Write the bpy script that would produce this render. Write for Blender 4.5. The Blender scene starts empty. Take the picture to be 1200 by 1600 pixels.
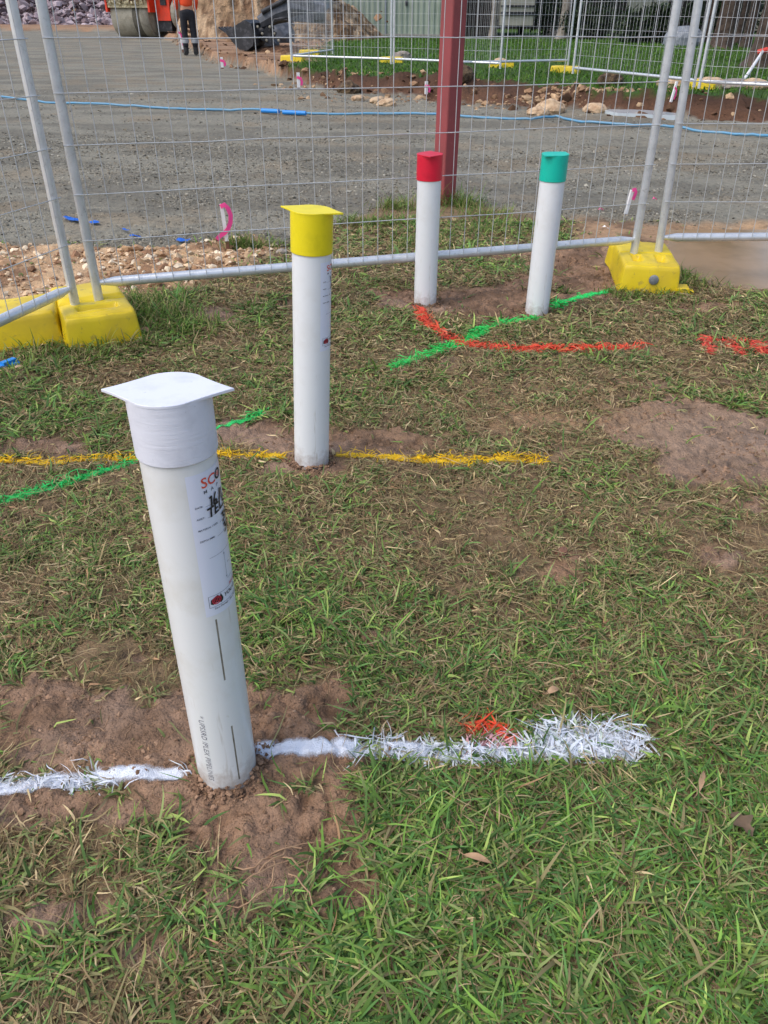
import bpy, bmesh, math, random
import numpy as np
from mathutils import Vector, Matrix, Euler, Quaternion
R = math.radians
random.seed(7)
rng = np.random.default_rng(11)
S = bpy.context.scene
COL = S.collection

# ------------------------------------------------------------------ camera, world, sun
FPX, PITCH, ROLL, CH = 1221.0, R(32.74), R(0.36), 1.0
camd = bpy.data.cameras.new('camera'); cam = bpy.data.objects.new('camera', camd); COL.objects.link(cam)
camd.sensor_fit = 'VERTICAL'; camd.sensor_height = 32.0; camd.lens = FPX / 1600 * 32.0
camd.clip_start = 0.02; camd.clip_end = 600
CAMR = Euler((R(90) - PITCH, 0, 0)).to_matrix() @ Matrix.Rotation(ROLL, 3, 'Z')
cam.matrix_world = Matrix.Translation((0, 0, CH)) @ CAMR.to_4x4()
S.camera = cam
S.render.resolution_x, S.render.resolution_y = 768, 1024
S.view_settings.view_transform = 'Standard'; S.view_settings.look = 'None'
S.view_settings.gamma = 1.0; S.view_settings.exposure = 1.08
SUN_EL, SUN_AZ = 56, -150          # azimuth of the sun, degrees counter-clockwise from +X
W = bpy.data.worlds.new("World"); S.world = W; W.use_nodes = True
wn = W.node_tree; wn.nodes.clear()
sky = wn.nodes.new('ShaderNodeTexSky'); sky.sky_type = 'NISHITA'; sky.sun_disc = False
sky.sun_elevation = R(SUN_EL); sky.sun_rotation = R(90 - SUN_AZ)
sky.air_density = 1.0; sky.dust_density = 3.0; sky.ozone_density = 1.0
bg = wn.nodes.new('ShaderNodeBackground'); bg.inputs[1].default_value = 0.11
wo = wn.nodes.new('ShaderNodeOutputWorld')
wn.links.new(sky.outputs[0], bg.inputs[0]); wn.links.new(bg.outputs[0], wo.inputs[0])
sl = bpy.data.lights.new('sun', 'SUN'); sl.energy = 0.7; sl.angle = R(60); sl.color = (1, .98, .96)
sun = bpy.data.objects.new('sun', sl); COL.objects.link(sun)
sd = Vector((math.cos(R(SUN_EL)) * math.cos(R(SUN_AZ)), math.cos(R(SUN_EL)) * math.sin(R(SUN_AZ)), math.sin(R(SUN_EL))))
sun.rotation_euler = sd.to_track_quat('Z', 'Y').to_euler()

# ------------------------------------------------------------------ projection helpers (photo pixels, 1200x1600)
MR = np.array(CAMR)
def proj(x, y, z):
    P = np.stack([np.asarray(x, float), np.asarray(y, float), np.asarray(z, float) + 0 * np.asarray(x, float) - CH], -1) @ MR
    d = np.maximum(-P[..., 2], 1e-3)
    return 600 + FPX * P[..., 0] / d, 800 - FPX * P[..., 1] / d
def G(px, py, z=0.0):
    d = CAMR @ Vector(((px - 600) / FPX, (800 - py) / FPX, -1))
    t = (z - CH) / d.z
    return Vector((d.x * t, d.y * t, z))
def onplane(px, py, Y):
    d = CAMR @ Vector(((px - 600) / FPX, (800 - py) / FPX, -1)); t = Y / d.y
    return Vector((d.x * t, Y, CH + d.z * t))

# ------------------------------------------------------------------ noise
def _h(i, j, s):
    n = (i.astype(np.int64) * 374761393 + j.astype(np.int64) * 668265263 + s * 974711) & 0xffffffff
    n = ((n ^ (n >> 13)) * 1274126177) & 0xffffffff
    n = (n ^ (n >> 16)) & 0xffffff
    return n / float(0xffffff)
def vn(x, y, s=0):
    x = np.asarray(x, float); y = np.asarray(y, float)
    i = np.floor(x); j = np.floor(y); u = x - i; v = y - j
    u = u * u * (3 - 2 * u); v = v * v * (3 - 2 * v)
    a, b, c, d = _h(i, j, s), _h(i + 1, j, s), _h(i, j + 1, s), _h(i + 1, j + 1, s)
    return (a * (1 - u) + b * u) * (1 - v) + (c * (1 - u) + d * u) * v
def fbm(x, y, f, o=4, s=0, g=.5):
    t = 0; a = 1; n = 0
    for k in range(o):
        c, q = math.cos(k * 1.1 + .4), math.sin(k * 1.1 + .4)
        t = t + a * vn((x * c - y * q) * f + 17.3 * k, (x * q + y * c) * f + 5.1 * k, s + k); n += a; a *= g; f *= 2.03
    return t / n
def sst(a, b, x):
    t = np.clip((x - a) / (b - a), 0, 1); return t * t * (3 - 2 * t)
def lin(*c):
    return tuple(((v / 255 + .055) / 1.055) ** 2.4 if v > 10 else v / 255 / 12.92 for v in c)

def pick(cols, n, j=.14): return np.array(cols)[rng.integers(0, len(cols), n)] * rng.normal(1, j, n).clip(.5, 1.5)[:, None]
# ------------------------------------------------------------------ ground layout
VZ = 0.18      # level of the far verge and lawn above the road
_bot = [(200, 50), (255, 58), (300, 78), (330, 97), (400, 110), (470, 128), (500, 137), (590, 150), (650, 155), (720, 160), (800, 166), (900, 170), (1000, 180), (1200, 192), (1500, 200)]
_top = [(200, 46), (262, 55), (305, 72), (335, 88), (400, 97), (470, 107), (560, 117), (640, 121), (720, 126), (800, 130), (900, 138), (1000, 146), (1200, 152), (1500, 156)]
_B = np.array([G(*p)[:2] for p in _bot]); _T = np.array([G(p[0], p[1], VZ)[:2] for p in _top])
def bank(x, y):
    n = (fbm(x, y, .9, 3, 51) - .5) * 1.1 + (fbm(x, y, 3.5, 2, 57) - .5) * .3
    yb = np.interp(x, _B[:, 0], _B[:, 1]); yt = np.interp(x, _T[:, 0], _T[:, 1])
    yt = np.maximum(yt, yb + .25)
    return np.clip((y + n - yb) / (yt - yb), 0, 1)
# bare patches as ellipses on the ground: (px, py, rx, ry, strength)
BARE = [(330, 1175, 215, 95, 1.3), (140, 1150, 170, 85, 1.15), (60, 1130, 110, 75, 1.1), (120, 1265, 170, 40, .95), (400, 1270, 170, 75, 1.15),
        (470, 1110, 90, 45, 1.1), (500, 1180, 110, 45, 1.1), (210, 1035, 80, 50, .68), (180, 1000, 60, 30, .45),
        (470, 688, 130, 30, 1.2), (590, 690, 90, 22, 1.15), (480, 735, 90, 18, .9), (370, 680, 60, 24, .9),
        (660, 470, 90, 22, 1.1), (770, 478, 100, 30, 1.1), (640, 460, 60, 14, .8), (840, 440, 110, 22, .8), (920, 455, 90, 30, .9), (900, 412, 120, 30, .9),
        (1080, 665, 125, 45, 1.3), (1130, 720, 120, 50, 1.15), (1190, 690, 80, 60, .9), (970, 650, 45, 20, .6), (1160, 790, 60, 25, .7),
        (870, 900, 38, 28, 1.1), (900, 870, 30, 14, .8), (60, 695, 90, 24, .9), (30, 760, 50, 16, .5),
        (540, 1375, 60, 45, 1.0), (430, 1385, 70, 40, .8), (90, 1440, 120, 60, .72), (210, 1490, 110, 60, .66), (40, 1560, 90, 60, .6), (330, 1400, 90, 50, .6),
        (620, 1560, 40, 30, .8), (790, 645, 90, 26, .40), (890, 662, 45, 20, .42), (860, 705, 60, 26, .42), (640, 830, 80, 20, .4),
        (235, 845, 40, 25, .7), (330, 500, 50, 24, .8), (430, 470, 70, 20, .5), (560, 880, 60, 18, .4), (1120, 1035, 40, 40, .5),
        (1130, 880, 70, 30, .5), (1040, 600, 150, 30, .45), (700, 560, 80, 22, .5), (400, 560, 60, 20, .4), (120, 640, 60, 16, .4), (950, 1000, 60, 24, .3), (585, 1000, 30, 18, .6), (300, 900, 60, 40, .4), (1100, 480, 110, 22, .55), (1150, 500, 90, 30, .4)]
def bare(x, y):
    u, v = proj(x, y, 0.0)
    m = np.zeros_like(u)
    for (a, b, c, d, s) in BARE:
        r = np.hypot((u - a) / c, (v - b) / d)
        m = np.maximum(m, s * np.clip(1.35 - r * .85, 0, 1.35))
    k = fbm(x, y, 9, 4, 3)
    return sst(.50, .74, m + (k - .5) * 1.15 + (fbm(x, y, 30, 2, 4) - .5) * .35 - .02)
# zones beyond the lawn, photo-space outlines on flat ground
def edge_y(u, pts):
    p = np.array(pts, float); return np.interp(u, p[:, 0], p[:, 1])
def zones(x, y):
    u, v = proj(x, y, 0.0)
    n = (fbm(x, y, 2.2, 4, 21) - .5)
    n2 = (fbm(x, y, 8, 3, 31) - .5)
    w = n * 26 + n2 * 14
    road_edge = edge_y(u, [(-900, 470), (-300, 420), (0, 383), (110, 385), (250, 388), (400, 372), (440, 385), (540, 345), (600, 318), (700, 308), (800, 330), (860, 338), (1000, 346), (1200, 348), (1700, 350)])
    road = sst(6, -6, v + w * .55 - road_edge)
    lime_lo = edge_y(u, [(-900, 900), (-300, 640), (-60, 535), (60, 478), (110, 465), (200, 462), (300, 462), (360, 420), (430, 400), (470, 360)])
    lime = (1 - road) * sst(8, -8, v + w - lime_lo) * sst(500, 400, u)
    sand = (1 - road) * np.exp(-((v - 345) / 9) ** 2) * sst(1000, 1080, u)
    mud = (1 - road) * sst(850, 930, u + n * 60) * sst(20, -10, v + w - edge_y(u, [(840, 405), (950, 400), (1040, 440), (1100, 445), (1200, 455), (1600, 470)]))
    return road, lime, sand, mud
PUD = [(1035, 358), (1120, 352), (1290, 352), (1420, 380), (1430, 440), (1330, 462), (1210, 452), (1150, 444), (1090, 424), (1050, 400), (1030, 380)]
PUDW = [G(a, b, 0)[:2] for a, b in PUD]
PC = np.mean(np.array(PUDW), 0)
def pud_sd(x, y):
    P = np.array(PUDW); ang = np.arctan2(P[:, 1] - PC[1], P[:, 0] - PC[0]); rad = np.hypot(P[:, 1] - PC[1], P[:, 0] - PC[0])
    o = np.argsort(ang); a2 = np.concatenate([ang[o] - 2 * np.pi, ang[o], ang[o] + 2 * np.pi]); r2 = np.tile(rad[o], 3)
    t = np.arctan2(y - PC[1], x - PC[0]); r = np.hypot(x - PC[0], y - PC[1])
    return r - np.interp(t, a2, r2) * (1 + (fbm(x, y, 5, 3, 77) - .5) * .35)
def height(x, y, fine=True):
    x = np.asarray(x, float); y = np.asarray(y, float)
    b = bank(x, y)
    h = VZ * b
    h = h + (fbm(x, y, 1.1, 3, 5) - .5) * .035 * sst(0, 2, y)
    inb = np.where((b > 0) & (b < 1), 1.0, 0.0)
    h = h + inb * (fbm(x, y, 4, 4, 8) - .5) * .18
    # lump of turf at the bank top
    h = h + np.exp(-((b - .98) / .25) ** 2) * (b > .3) * (b < .999) * .05
    if fine:
        near = sst(7, 4, y)
        bs = bare(x, y) * near
        road, lime, sand, mud = zones(x, y)
        cl = np.abs(fbm(x, y, 13, 4, 40, .55) - .5) * 2
        h = h + bs * ((fbm(x, y, 7, 3, 41) - .4) * .030 + (.5 - np.clip(cl * 2.4, 0, 1)) * .0 - np.exp(-(cl / .09) ** 2) * .010 * (fbm(x, y, 5, 2, 49) > .45) + (np.abs(fbm(x, y, 26, 3, 50) - .5) * 2 - .3) * .012 + (fbm(x, y, 60, 3, 42) - .5) * .013)
        h = h + (1 - bs) * near * ((fbm(x, y, 10, 3, 43) - .5) * .022 + (fbm(x, y, 45, 2, 46) - .5) * .007)
        h = h + lime * sst(9, 6, y) * ((fbm(x, y, 6, 4, 44) - .35) * .07 + (fbm(x, y, 40, 3, 45) - .5) * .02)
        h = h + road * ((fbm(x * .25, y, 5, 3, 47) - .5) * .026 + (fbm(x, y, 22, 3, 48) - .5) * .018 * sst(16, 7, y)) * (b < .01)
        h = h - .035 * sst(.12, -.15, pud_sd(x, y))
    return h
def hz(x, y): return float(height(np.array([x]), np.array([y]))[0])

# ------------------------------------------------------------------ materials
def mat(name, base=None, rough=.7, metal=0., noise=None, bump=None, attr=None, spec=.5, trans=0., extra=None, coat=0.):
    """noise=(scale, colour2, lo, hi, detail); bump=(scale, strength, distance)"""
    m = bpy.data.materials.new(name); m.use_nodes = True; t = m.node_tree; N = t.nodes; L = t.links
    b = N['Principled BSDF']; b.inputs['Roughness'].default_value = rough; b.inputs['Metallic'].default_value = metal
    b.inputs['Specular IOR Level'].default_value = spec
    if coat: b.inputs['Coat Weight'].default_value = coat
    tc = N.new('ShaderNodeTexCoord'); co = tc.outputs['Object']
    src = None
    if attr:
        a = N.new('ShaderNodeAttribute'); a.attribute_name = attr; src = a.outputs['Color']
    if base is not None: b.inputs['Base Color'].default_value = (*base, 1)
    if noise:
        for q in (noise if isinstance(noise[0], (tuple, list)) else [noise]):
            sc, c2, lo, hi, det = q
            n = N.new('ShaderNodeTexNoise'); n.inputs['Scale'].default_value = sc; n.inputs['Detail'].default_value = det; L.new(co, n.inputs['Vector'])
            n.inputs['Roughness'].default_value = .62
            r = N.new('ShaderNodeMapRange'); r.inputs[1].default_value = lo; r.inputs[2].default_value = hi; L.new(n.outputs[0], r.inputs[0])
            x = N.new('ShaderNodeMix'); x.data_type = 'RGBA'; L.new(r.outputs[0], x.inputs[0])
            if isinstance(c2, (int, float)):          # multiply
                x.blend_type = 'MULTIPLY'; x.inputs[7].default_value = (c2, c2, c2, 1)
            else: x.inputs[7].default_value = (*c2, 1)
            if src is not None: L.new(src, x.inputs[6])
            else: x.inputs[6].default_value = (*base, 1)
            src = x.outputs[2]
    if src is not None: L.new(src, b.inputs['Base Color'])
    if bump:
        prev = None
        for q in (bump if isinstance(bump[0], (tuple, list)) else [bump]):
            n = N.new('ShaderNodeTexNoise'); n.inputs['Scale'].default_value = q[0]; n.inputs['Detail'].default_value = 4; L.new(co, n.inputs['Vector'])
            bm_ = N.new('ShaderNodeBump'); bm_.inputs['Strength'].default_value = q[1]; bm_.inputs['Distance'].default_value = q[2]
            L.new(n.outputs[0], bm_.inputs['Height'])
            if prev: L.new(prev, bm_.inputs['Normal'])
            prev = bm_.outputs[0]
        L.new(prev, b.inputs['Normal'])
    if trans:
        tr = N.new('ShaderNodeBsdfTranslucent'); mx = N.new('ShaderNodeMixShader'); mx.inputs[0].default_value = trans
        if src is not None: L.new(src, tr.inputs[0])
        else: tr.inputs[0].default_value = (*base, 1)
        L.new(b.outputs[0], mx.inputs[1]); L.new(tr.outputs[0], mx.inputs[2]); L.new(mx.outputs[0], N['Material Output'].inputs[0])
    if extra: extra(m, N, L, b, co, src)
    return m

M = {}
M['grass'] = mat('grass_blades', attr='Col', rough=.6, spec=.18, trans=.22)
M['ground'] = mat('ground', attr='Col', rough=.92, spec=.25, noise=[(45, 1.22, .50, .70, 6), (26, .66, .48, .66, 6), (240, .55, .52, .70, 4)], bump=[(55, .7, .014), (240, .8, .005)])
M['galv'] = mat('galvanised_steel', (.62, .64, .66), .34, .45, noise=[(22, (.72, .74, .76), .4, .65, 5), (60, (.38, .385, .38), .58, .8, 4)], bump=(90, .12, .002))
M['wire'] = mat('galvanised_wire', (.56, .57, .58), .45, .3, noise=(40, (.46, .46, .46), .5, .7, 3))
def _pvc_extra(m, N, L, b, co, src):
    pass
def stained(m, N, L, b, co, src):
    # mud splashed round the foot and long thin scuffs down the wall
    sx = N.new('ShaderNodeSeparateXYZ'); L.new(co, sx.inputs[0])
    mr = N.new('ShaderNodeMapRange'); mr.inputs[1].default_value = .13; mr.inputs[2].default_value = .0; L.new(sx.outputs[2], mr.inputs[0])
    n = N.new('ShaderNodeTexNoise'); n.inputs['Scale'].default_value = 45; n.inputs['Detail'].default_value = 8; n.inputs['Roughness'].default_value = .7; L.new(co, n.inputs[0])
    mu = N.new('ShaderNodeMath'); mu.operation = 'MULTIPLY'; L.new(n.outputs[0], mu.inputs[0]); L.new(mr.outputs[0], mu.inputs[1])
    r1 = N.new('ShaderNodeMapRange'); r1.inputs[1].default_value = .27; r1.inputs[2].default_value = .62; r1.inputs[4].default_value = .75; L.new(mu.outputs[0], r1.inputs[0])
    mp = N.new('ShaderNodeMapping'); mp.inputs['Scale'].default_value = (1, 1, .10); L.new(co, mp.inputs[0])
    n2 = N.new('ShaderNodeTexNoise'); n2.inputs['Scale'].default_value = 130; n2.inputs['Detail'].default_value = 4; L.new(mp.outputs[0], n2.inputs[0])
    r2 = N.new('ShaderNodeMapRange'); r2.inputs[1].default_value = .64; r2.inputs[2].default_value = .74; r2.inputs[4].default_value = .45; L.new(n2.outputs[0], r2.inputs[0])
    prev = src
    for fac, c in ((r2, (.42, .38, .30)), (r1, (.26, .18, .12))):
        x = N.new('ShaderNodeMix'); x.data_type = 'RGBA'; L.new(fac.outputs[0], x.inputs[0]); L.new(prev, x.inputs[6]); x.inputs[7].default_value = (*c, 1); prev = x.outputs[2]
    L.new(prev, b.inputs['Base Color'])
M['pvc'] = mat('white_pvc', (.74, .755, .75), .30, noise=[(9, (.66, .655, .61), .50, .72, 6), (34, (.50, .45, .33), .68, .80, 6)], bump=(120, .06, .001), extra=stained)
M['pvc_clean'] = mat('clean_white_pvc', (.76, .775, .785), .35, noise=[(14, (.70, .70, .69), .52, .8, 5)], bump=(120, .05, .001), extra=lambda m, N, L, b, co, src: stained(m, N, L, b, co, src))
M['pvc_in'] = mat('pipe_inside', (.34, .31, .25), .8, noise=(90, (.18, .16, .12), .4, .7, 4))
M['white_cap'] = mat('white_plastic_cap', (.70, .72, .79), .45)
M['sticker'] = mat('sticker_vinyl', (.74, .77, .88), .28, coat=.3)
M['ink'] = mat('black_ink', (.012, .012, .016), .5)
M['grey_ink'] = mat('grey_ink', (.09, .10, .13), .5)
M['stencil'] = mat('pipe_print', (.19, .19, .22), .6, noise=(300, (.5, .5, .5), .45, .7, 3))
M['red_ink'] = mat('red_ink', (.72, .09, .05), .4)
M['maroon_ink'] = mat('dark_red_ink', (.50, .03, .06), .4)
M['steel_red'] = mat('red_primer_steel', lin(146, 66, 68), .62, noise=[(3.5, lin(126, 62, 60), .45, .7, 6), (45, lin(160, 84, 82), .62, .8, 5)], bump=(60, .15, .002))
M['yellow_block'] = mat('yellow_plastic', (.74, .545, .006), .42, noise=[(7, (.62, .44, .01), .42, .75, 5), (38, (.22, .16, .06), .60, .76, 8), (4, (.50, .36, .02), .5, .75, 6)], bump=[(30, .12, .004), (160, .15, .001)])
M['rail_dirt'] = M['galv']
M['stone_grey'] = mat('road_gravel', attr='Col', rough=.9, spec=.3, noise=(60, .7, .5, .7, 3))
M['stone'] = mat('limestone', attr='Col', rough=.92, spec=.2, noise=(50, .72, .45, .7, 5), bump=(60, .4, .006))
M['stake_wood'] = mat('stake_wood', lin(120, 80, 60), .8, noise=(40, lin(90, 58, 44), .4, .7, 4))
M['white_paint'] = mat('white_paint', (.78, .77, .76), .6, noise=(30, (.6, .58, .54), .55, .75, 4))
M['pink_tape'] = mat('pink_flagging_tape', (1.0, .09, .34), .45, trans=.3)
M['blue_pipe'] = mat('blue_poly_pipe', lin(88, 146, 180), .45, noise=(8, lin(118, 150, 168), .45, .7, 5))
M['blue_joint'] = mat('blue_pipe_joiner', lin(35, 135, 215), .4)
def simple(name, c, rough=.6, **k): M[name] = mat(name, c, rough, **k); return M[name]
simple('black_rubber', (.02, .02, .021), .75, noise=(14, (.06, .055, .05), .5, .7, 4))
simple('orange_paint', lin(225, 62, 30), .42, noise=[(4, lin(190, 58, 36), .45, .7, 5), (22, lin(120, 80, 62), .62, .76, 5)])
simple('drum_mud', lin(150, 146, 132), .9, noise=[(5, lin(122, 116, 100), .45, .7, 6), (30, lin(170, 160, 140), .55, .7, 4)], bump=(20, .4, .02))
simple('drum_dark', lin(92, 88, 76), .9, noise=(8, lin(76, 72, 62), .4, .7, 5))
simple('drum_crust', lin(205, 195, 160), .9, noise=(12, lin(150, 135, 105), .45, .65, 5), bump=(15, .6, .04))
simple('black_metal', (.018, .019, .022), .6, noise=(6, (.10, .10, .11), .5, .72, 6))
simple('grey_rubber', (.06, .065, .075), .65, noise=(3, (.16, .165, .18), .45, .7, 5))
simple('glass_dark', (.02, .03, .035), .12)

# ------------------------------------------------------------------ mesh builder
class MB:
    def __init__(s): s.v = []; s.f = []; s.mi = []; s.sm = []
    def add(s, vs, fs, mi=0, smooth=False):
        o = len(s.v); s.v += [tuple(p) for p in vs]
        for q in fs: s.f.append(tuple(i + o for i in q)); s.mi.append(mi); s.sm.append(smooth)
    def box(s, c, d, rot=None, mi=0, taper=1.0):
        vs = []
        for z in (-1, 1):
            k = taper if z > 0 else 1
            for x, y in ((-1, -1), (1, -1), (1, 1), (-1, 1)):
                p = Vector((x * d[0] / 2 * k, y * d[1] / 2 * k, z * d[2] / 2))
                if rot: p = rot @ p
                vs.append(Vector(c) + p)
        s.add(vs, [(3, 2, 1, 0), (4, 5, 6, 7), (0, 1, 5, 4), (1, 2, 6, 5), (2, 3, 7, 6), (3, 0, 4, 7)], mi); return s
    def tube(s, pts, r, n=8, mi=0, caps=True, smooth=True, flat=1.0):
        pts = [Vector(p) for p in pts]; k = len(pts); rs = r if isinstance(r, (list, tuple)) else [r] * k
        vs = []; fs = []; up = None
        for i, p in enumerate(pts):
            d = (pts[min(i + 1, k - 1)] - pts[max(i - 1, 0)]).normalized()
            if up is None: up = Vector((0, 0, 1)) if abs(d.z) < .9 else Vector((1, 0, 0))
            a = d.cross(up).normalized(); b = a.cross(d).normalized(); up = b
            for j in range(n):
                t = 2 * math.pi * j / n; vs.append(p + (a * math.cos(t) + b * math.sin(t) * flat) * rs[i])
        for i in range(k - 1):
            for j in range(n): fs.append((i * n + j, i * n + (j + 1) % n, (i + 1) * n + (j + 1) % n, (i + 1) * n + j))
        s.add(vs, fs, mi, smooth)
        if caps:
            s.add(vs[:n], [tuple(reversed(range(n)))], mi); s.add(vs[-n:], [tuple(range(n))], mi)
        return s
    def lathe(s, prof, n=48, c=(0, 0, 0), axis='Z', mi=0, smooth=True, closed=False):
        vs = []; fs = []
        for (r, z) in prof:
            for j in range(n):
                t = 2 * math.pi * j / n; x, y = r * math.cos(t), r * math.sin(t)
                p = (x, y, z) if axis == 'Z' else ((z, x, y) if axis == 'X' else (y, z, x))
                vs.append(Vector(c) + Vector(p))
        for i in range(len(prof) - 1):
            for j in range(n): fs.append((i * n + j, i * n + (j + 1) % n, (i + 1) * n + (j + 1) % n, (i + 1) * n + j))
        s.add(vs, fs, mi, smooth); return s
    def poly(s, pts, z0, z1, mi=0):       # vertical prism
        n = len(pts); vs = [(x, y, z0) for x, y in pts] + [(x, y, z1) for x, y in pts]
        s.add(vs, [tuple(reversed(range(n))), tuple(range(n, 2 * n))] + [(i, (i + 1) % n, n + (i + 1) % n, n + i) for i in range(n)], mi); return s
    def build(s, name, mats, parent=None, loc=None):
        me = bpy.data.meshes.new(name); me.from_pydata(s.v, [], s.f)
        for m in (mats if isinstance(mats, (list, tuple)) else [mats]): me.materials.append(m)
        me.polygons.foreach_set('material_index', s.mi); me.polygons.foreach_set('use_smooth', s.sm)
        me.update(); o = bpy.data.objects.new(name, me); COL.objects.link(o)
        if parent: o.parent = parent
        if loc: o.location = loc
        return o
def tag(o, label=None, cat=None, group=None, kind=None):
    if label: o['label'] = label
    if cat: o['category'] = cat
    if group: o['group'] = group
    if kind: o['kind'] = kind
    return o
def empty(name, loc, rz=0, label=None, cat=None, group=None):
    o = bpy.data.objects.new(name, None); o.location = loc; o.rotation_euler = (0, 0, rz); o.empty_display_size = .05
    COL.objects.link(o); return tag(o, label, cat, group)
def np_mesh(name, V, F, mats, col=None, mi=None, smooth=False, parent=None):
    me = bpy.data.meshes.new(name); V = np.ascontiguousarray(V, np.float32).reshape(-1, 3); k = F.shape[1]
    me.vertices.add(len(V)); me.vertices.foreach_set('co', V.ravel())
    me.loops.add(F.size); me.loops.foreach_set('vertex_index', np.ascontiguousarray(F, np.int32).ravel())
    me.polygons.add(len(F)); me.polygons.foreach_set('loop_start', np.arange(0, F.size, k, dtype=np.int32))
    me.polygons.foreach_set('loop_total', np.full(len(F), k, np.int32))
    me.polygons.foreach_set('use_smooth', np.full(len(F), smooth, bool))
    for m in (mats if isinstance(mats, (list, tuple)) else [mats]): me.materials.append(m)
    if mi is not None: me.polygons.foreach_set('material_index', np.asarray(mi, np.int32))
    if col is not None:
        a = me.color_attributes.new('Col', 'FLOAT_COLOR', 'POINT')
        c = np.ones((len(V), 4), np.float32); c[:, :3] = col; a.data.foreach_set('color', c.ravel())
    me.update(calc_edges=True); me.validate()
    o = bpy.data.objects.new(name, me); COL.objects.link(o)
    if parent: o.parent = parent
    return o

# ------------------------------------------------------------------ ground sheet
def graded(lo, hi, c0, c1, step, grow):
    mid = np.arange(c0, c1, step); out = [c1]; s = step
    while out[-1] < hi: s *= grow; out.append(out[-1] + s)
    left = [c0 - 0]; s = step; l = []
    x = c0
    while x > lo: s *= grow; x -= s; l.append(x)
    return np.array(l[::-1] + list(mid) + out)
xs = graded(-150, 150, -.80, .85, .0045, 1.022)
ys = [.20]; 
while ys[-1] < 240: ys.append(ys[-1] + max(.0045, .0042 * ys[-1] if ys[-1] < 5 else .0085 * ys[-1]))
ys = np.concatenate([[-6, -2, -.5, 0], np.array(ys)])
X, Y = np.meshgrid(xs, ys); X = X.ravel(); Y = Y.ravel()
H = height(X, Y)
bs = bare(X, Y); road, lime, sand, mud = zones(X, Y); bk = bank(X, Y)
soil = np.array(lin(146, 116, 92)); soil2 = np.array(lin(116, 91, 71)); thatch = np.array(lin(124, 107, 79)); gr = np.array(lin(134, 130, 116)); gr2 = np.array(lin(114, 110, 98))
limec = np.array(lin(196, 164, 128)); lime2 = np.array(lin(146, 114, 86)); mudc = np.array(lin(170, 138, 107)); lawn_dark = None; bankc = np.array(lin(104, 74, 54))
def mixc(a, b, t): return a * (1 - t[:, None]) + b * t[:, None]
n1 = fbm(X, Y, 12, 4, 61); n2 = fbm(X, Y, 2.5, 4, 62); n3 = fbm(X * .3, Y, 4, 4, 63)
C = mixc(np.tile(soil, (len(X), 1)), soil2, sst(.40, .66, n1))
C = mixc(C, np.array(lin(150, 127, 110)), bs * sst(.45, .65, n2) * .6)
ug, vg = proj(X, Y, 0.0); C = mixc(C, np.array(lin(144, 124, 107)), bs * .7 * np.exp(-(((ug - 1100) / 190) ** 2 + ((vg - 690) / 90) ** 2)))
u_, v_ = proj(X, Y, 0.0)
sandy = np.exp(-(((u_ - 820) / 170) ** 2 + ((v_ - 650) / 55) ** 2))
C = mixc(C, np.array(lin(166, 136, 102)), sandy * .8)
C = mixc(C, thatch * .9 + .1 * soil, (1 - bs) * .75 * (1 - sandy))
C = mixc(C, mixc(np.tile(limec, (len(X), 1)), lime2, sst(.38, .62, fbm(X, Y, 6, 4, 64))), np.clip(lime, 0, 1))
C = mixc(C, mixc(np.tile(mudc, (len(X), 1)), soil2, sst(.45, .65, fbm(X, Y, 8, 4, 65))), np.clip(mud * .85, 0, 1))
C = mixc(C, np.array(lin(178, 146, 112)), np.clip(sand * 1.1, 0, 1))
RC = mixc(np.tile(gr, (len(X), 1)), gr2, sst(.42, .62, n3)); RC = mixc(RC, np.array(lin(140, 124, 100)), sst(.52, .72, n2) * .45)
C = mixc(C, RC, road)
# far verge: tan dirt left, brown bank, grass soil right
tan = mixc(np.tile(np.array(lin(160, 128, 100)), (len(X), 1)), np.array(lin(126, 96, 72)), sst(.4, .6, fbm(X, Y, 1.5, 4, 66)))
lawnc = np.array(lin(60, 84, 30))
isl = sst(-2.2, -1.2, X + (fbm(X, Y, 1.2, 3, 67) - .5) * 1.5)
side = mixc(tan, np.array(lin(96, 68, 50)), isl)
side = mixc(side, np.array(lin(70, 50, 38)), sst(.35, .8, bk) * isl * .8)
top = mixc(tan, lawnc, isl)
C = mixc(C, side, sst(.0, .12, bk)); C = mixc(C, top, sst(.93, 1.0, bk))
nx, ny = len(xs), len(ys)
ii = (np.arange(ny - 1)[:, None] * nx + np.arange(nx - 1)[None]).ravel()
F = np.stack([ii, ii + 1, ii + nx + 1, ii + nx], 1)
g = np_mesh('ground', np.stack([X, Y, H], 1), F, M['ground'], C, smooth=True); tag(g, 'bare soil, gravel road and verge', kind='structure')
print('ground verts', len(X))

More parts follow.
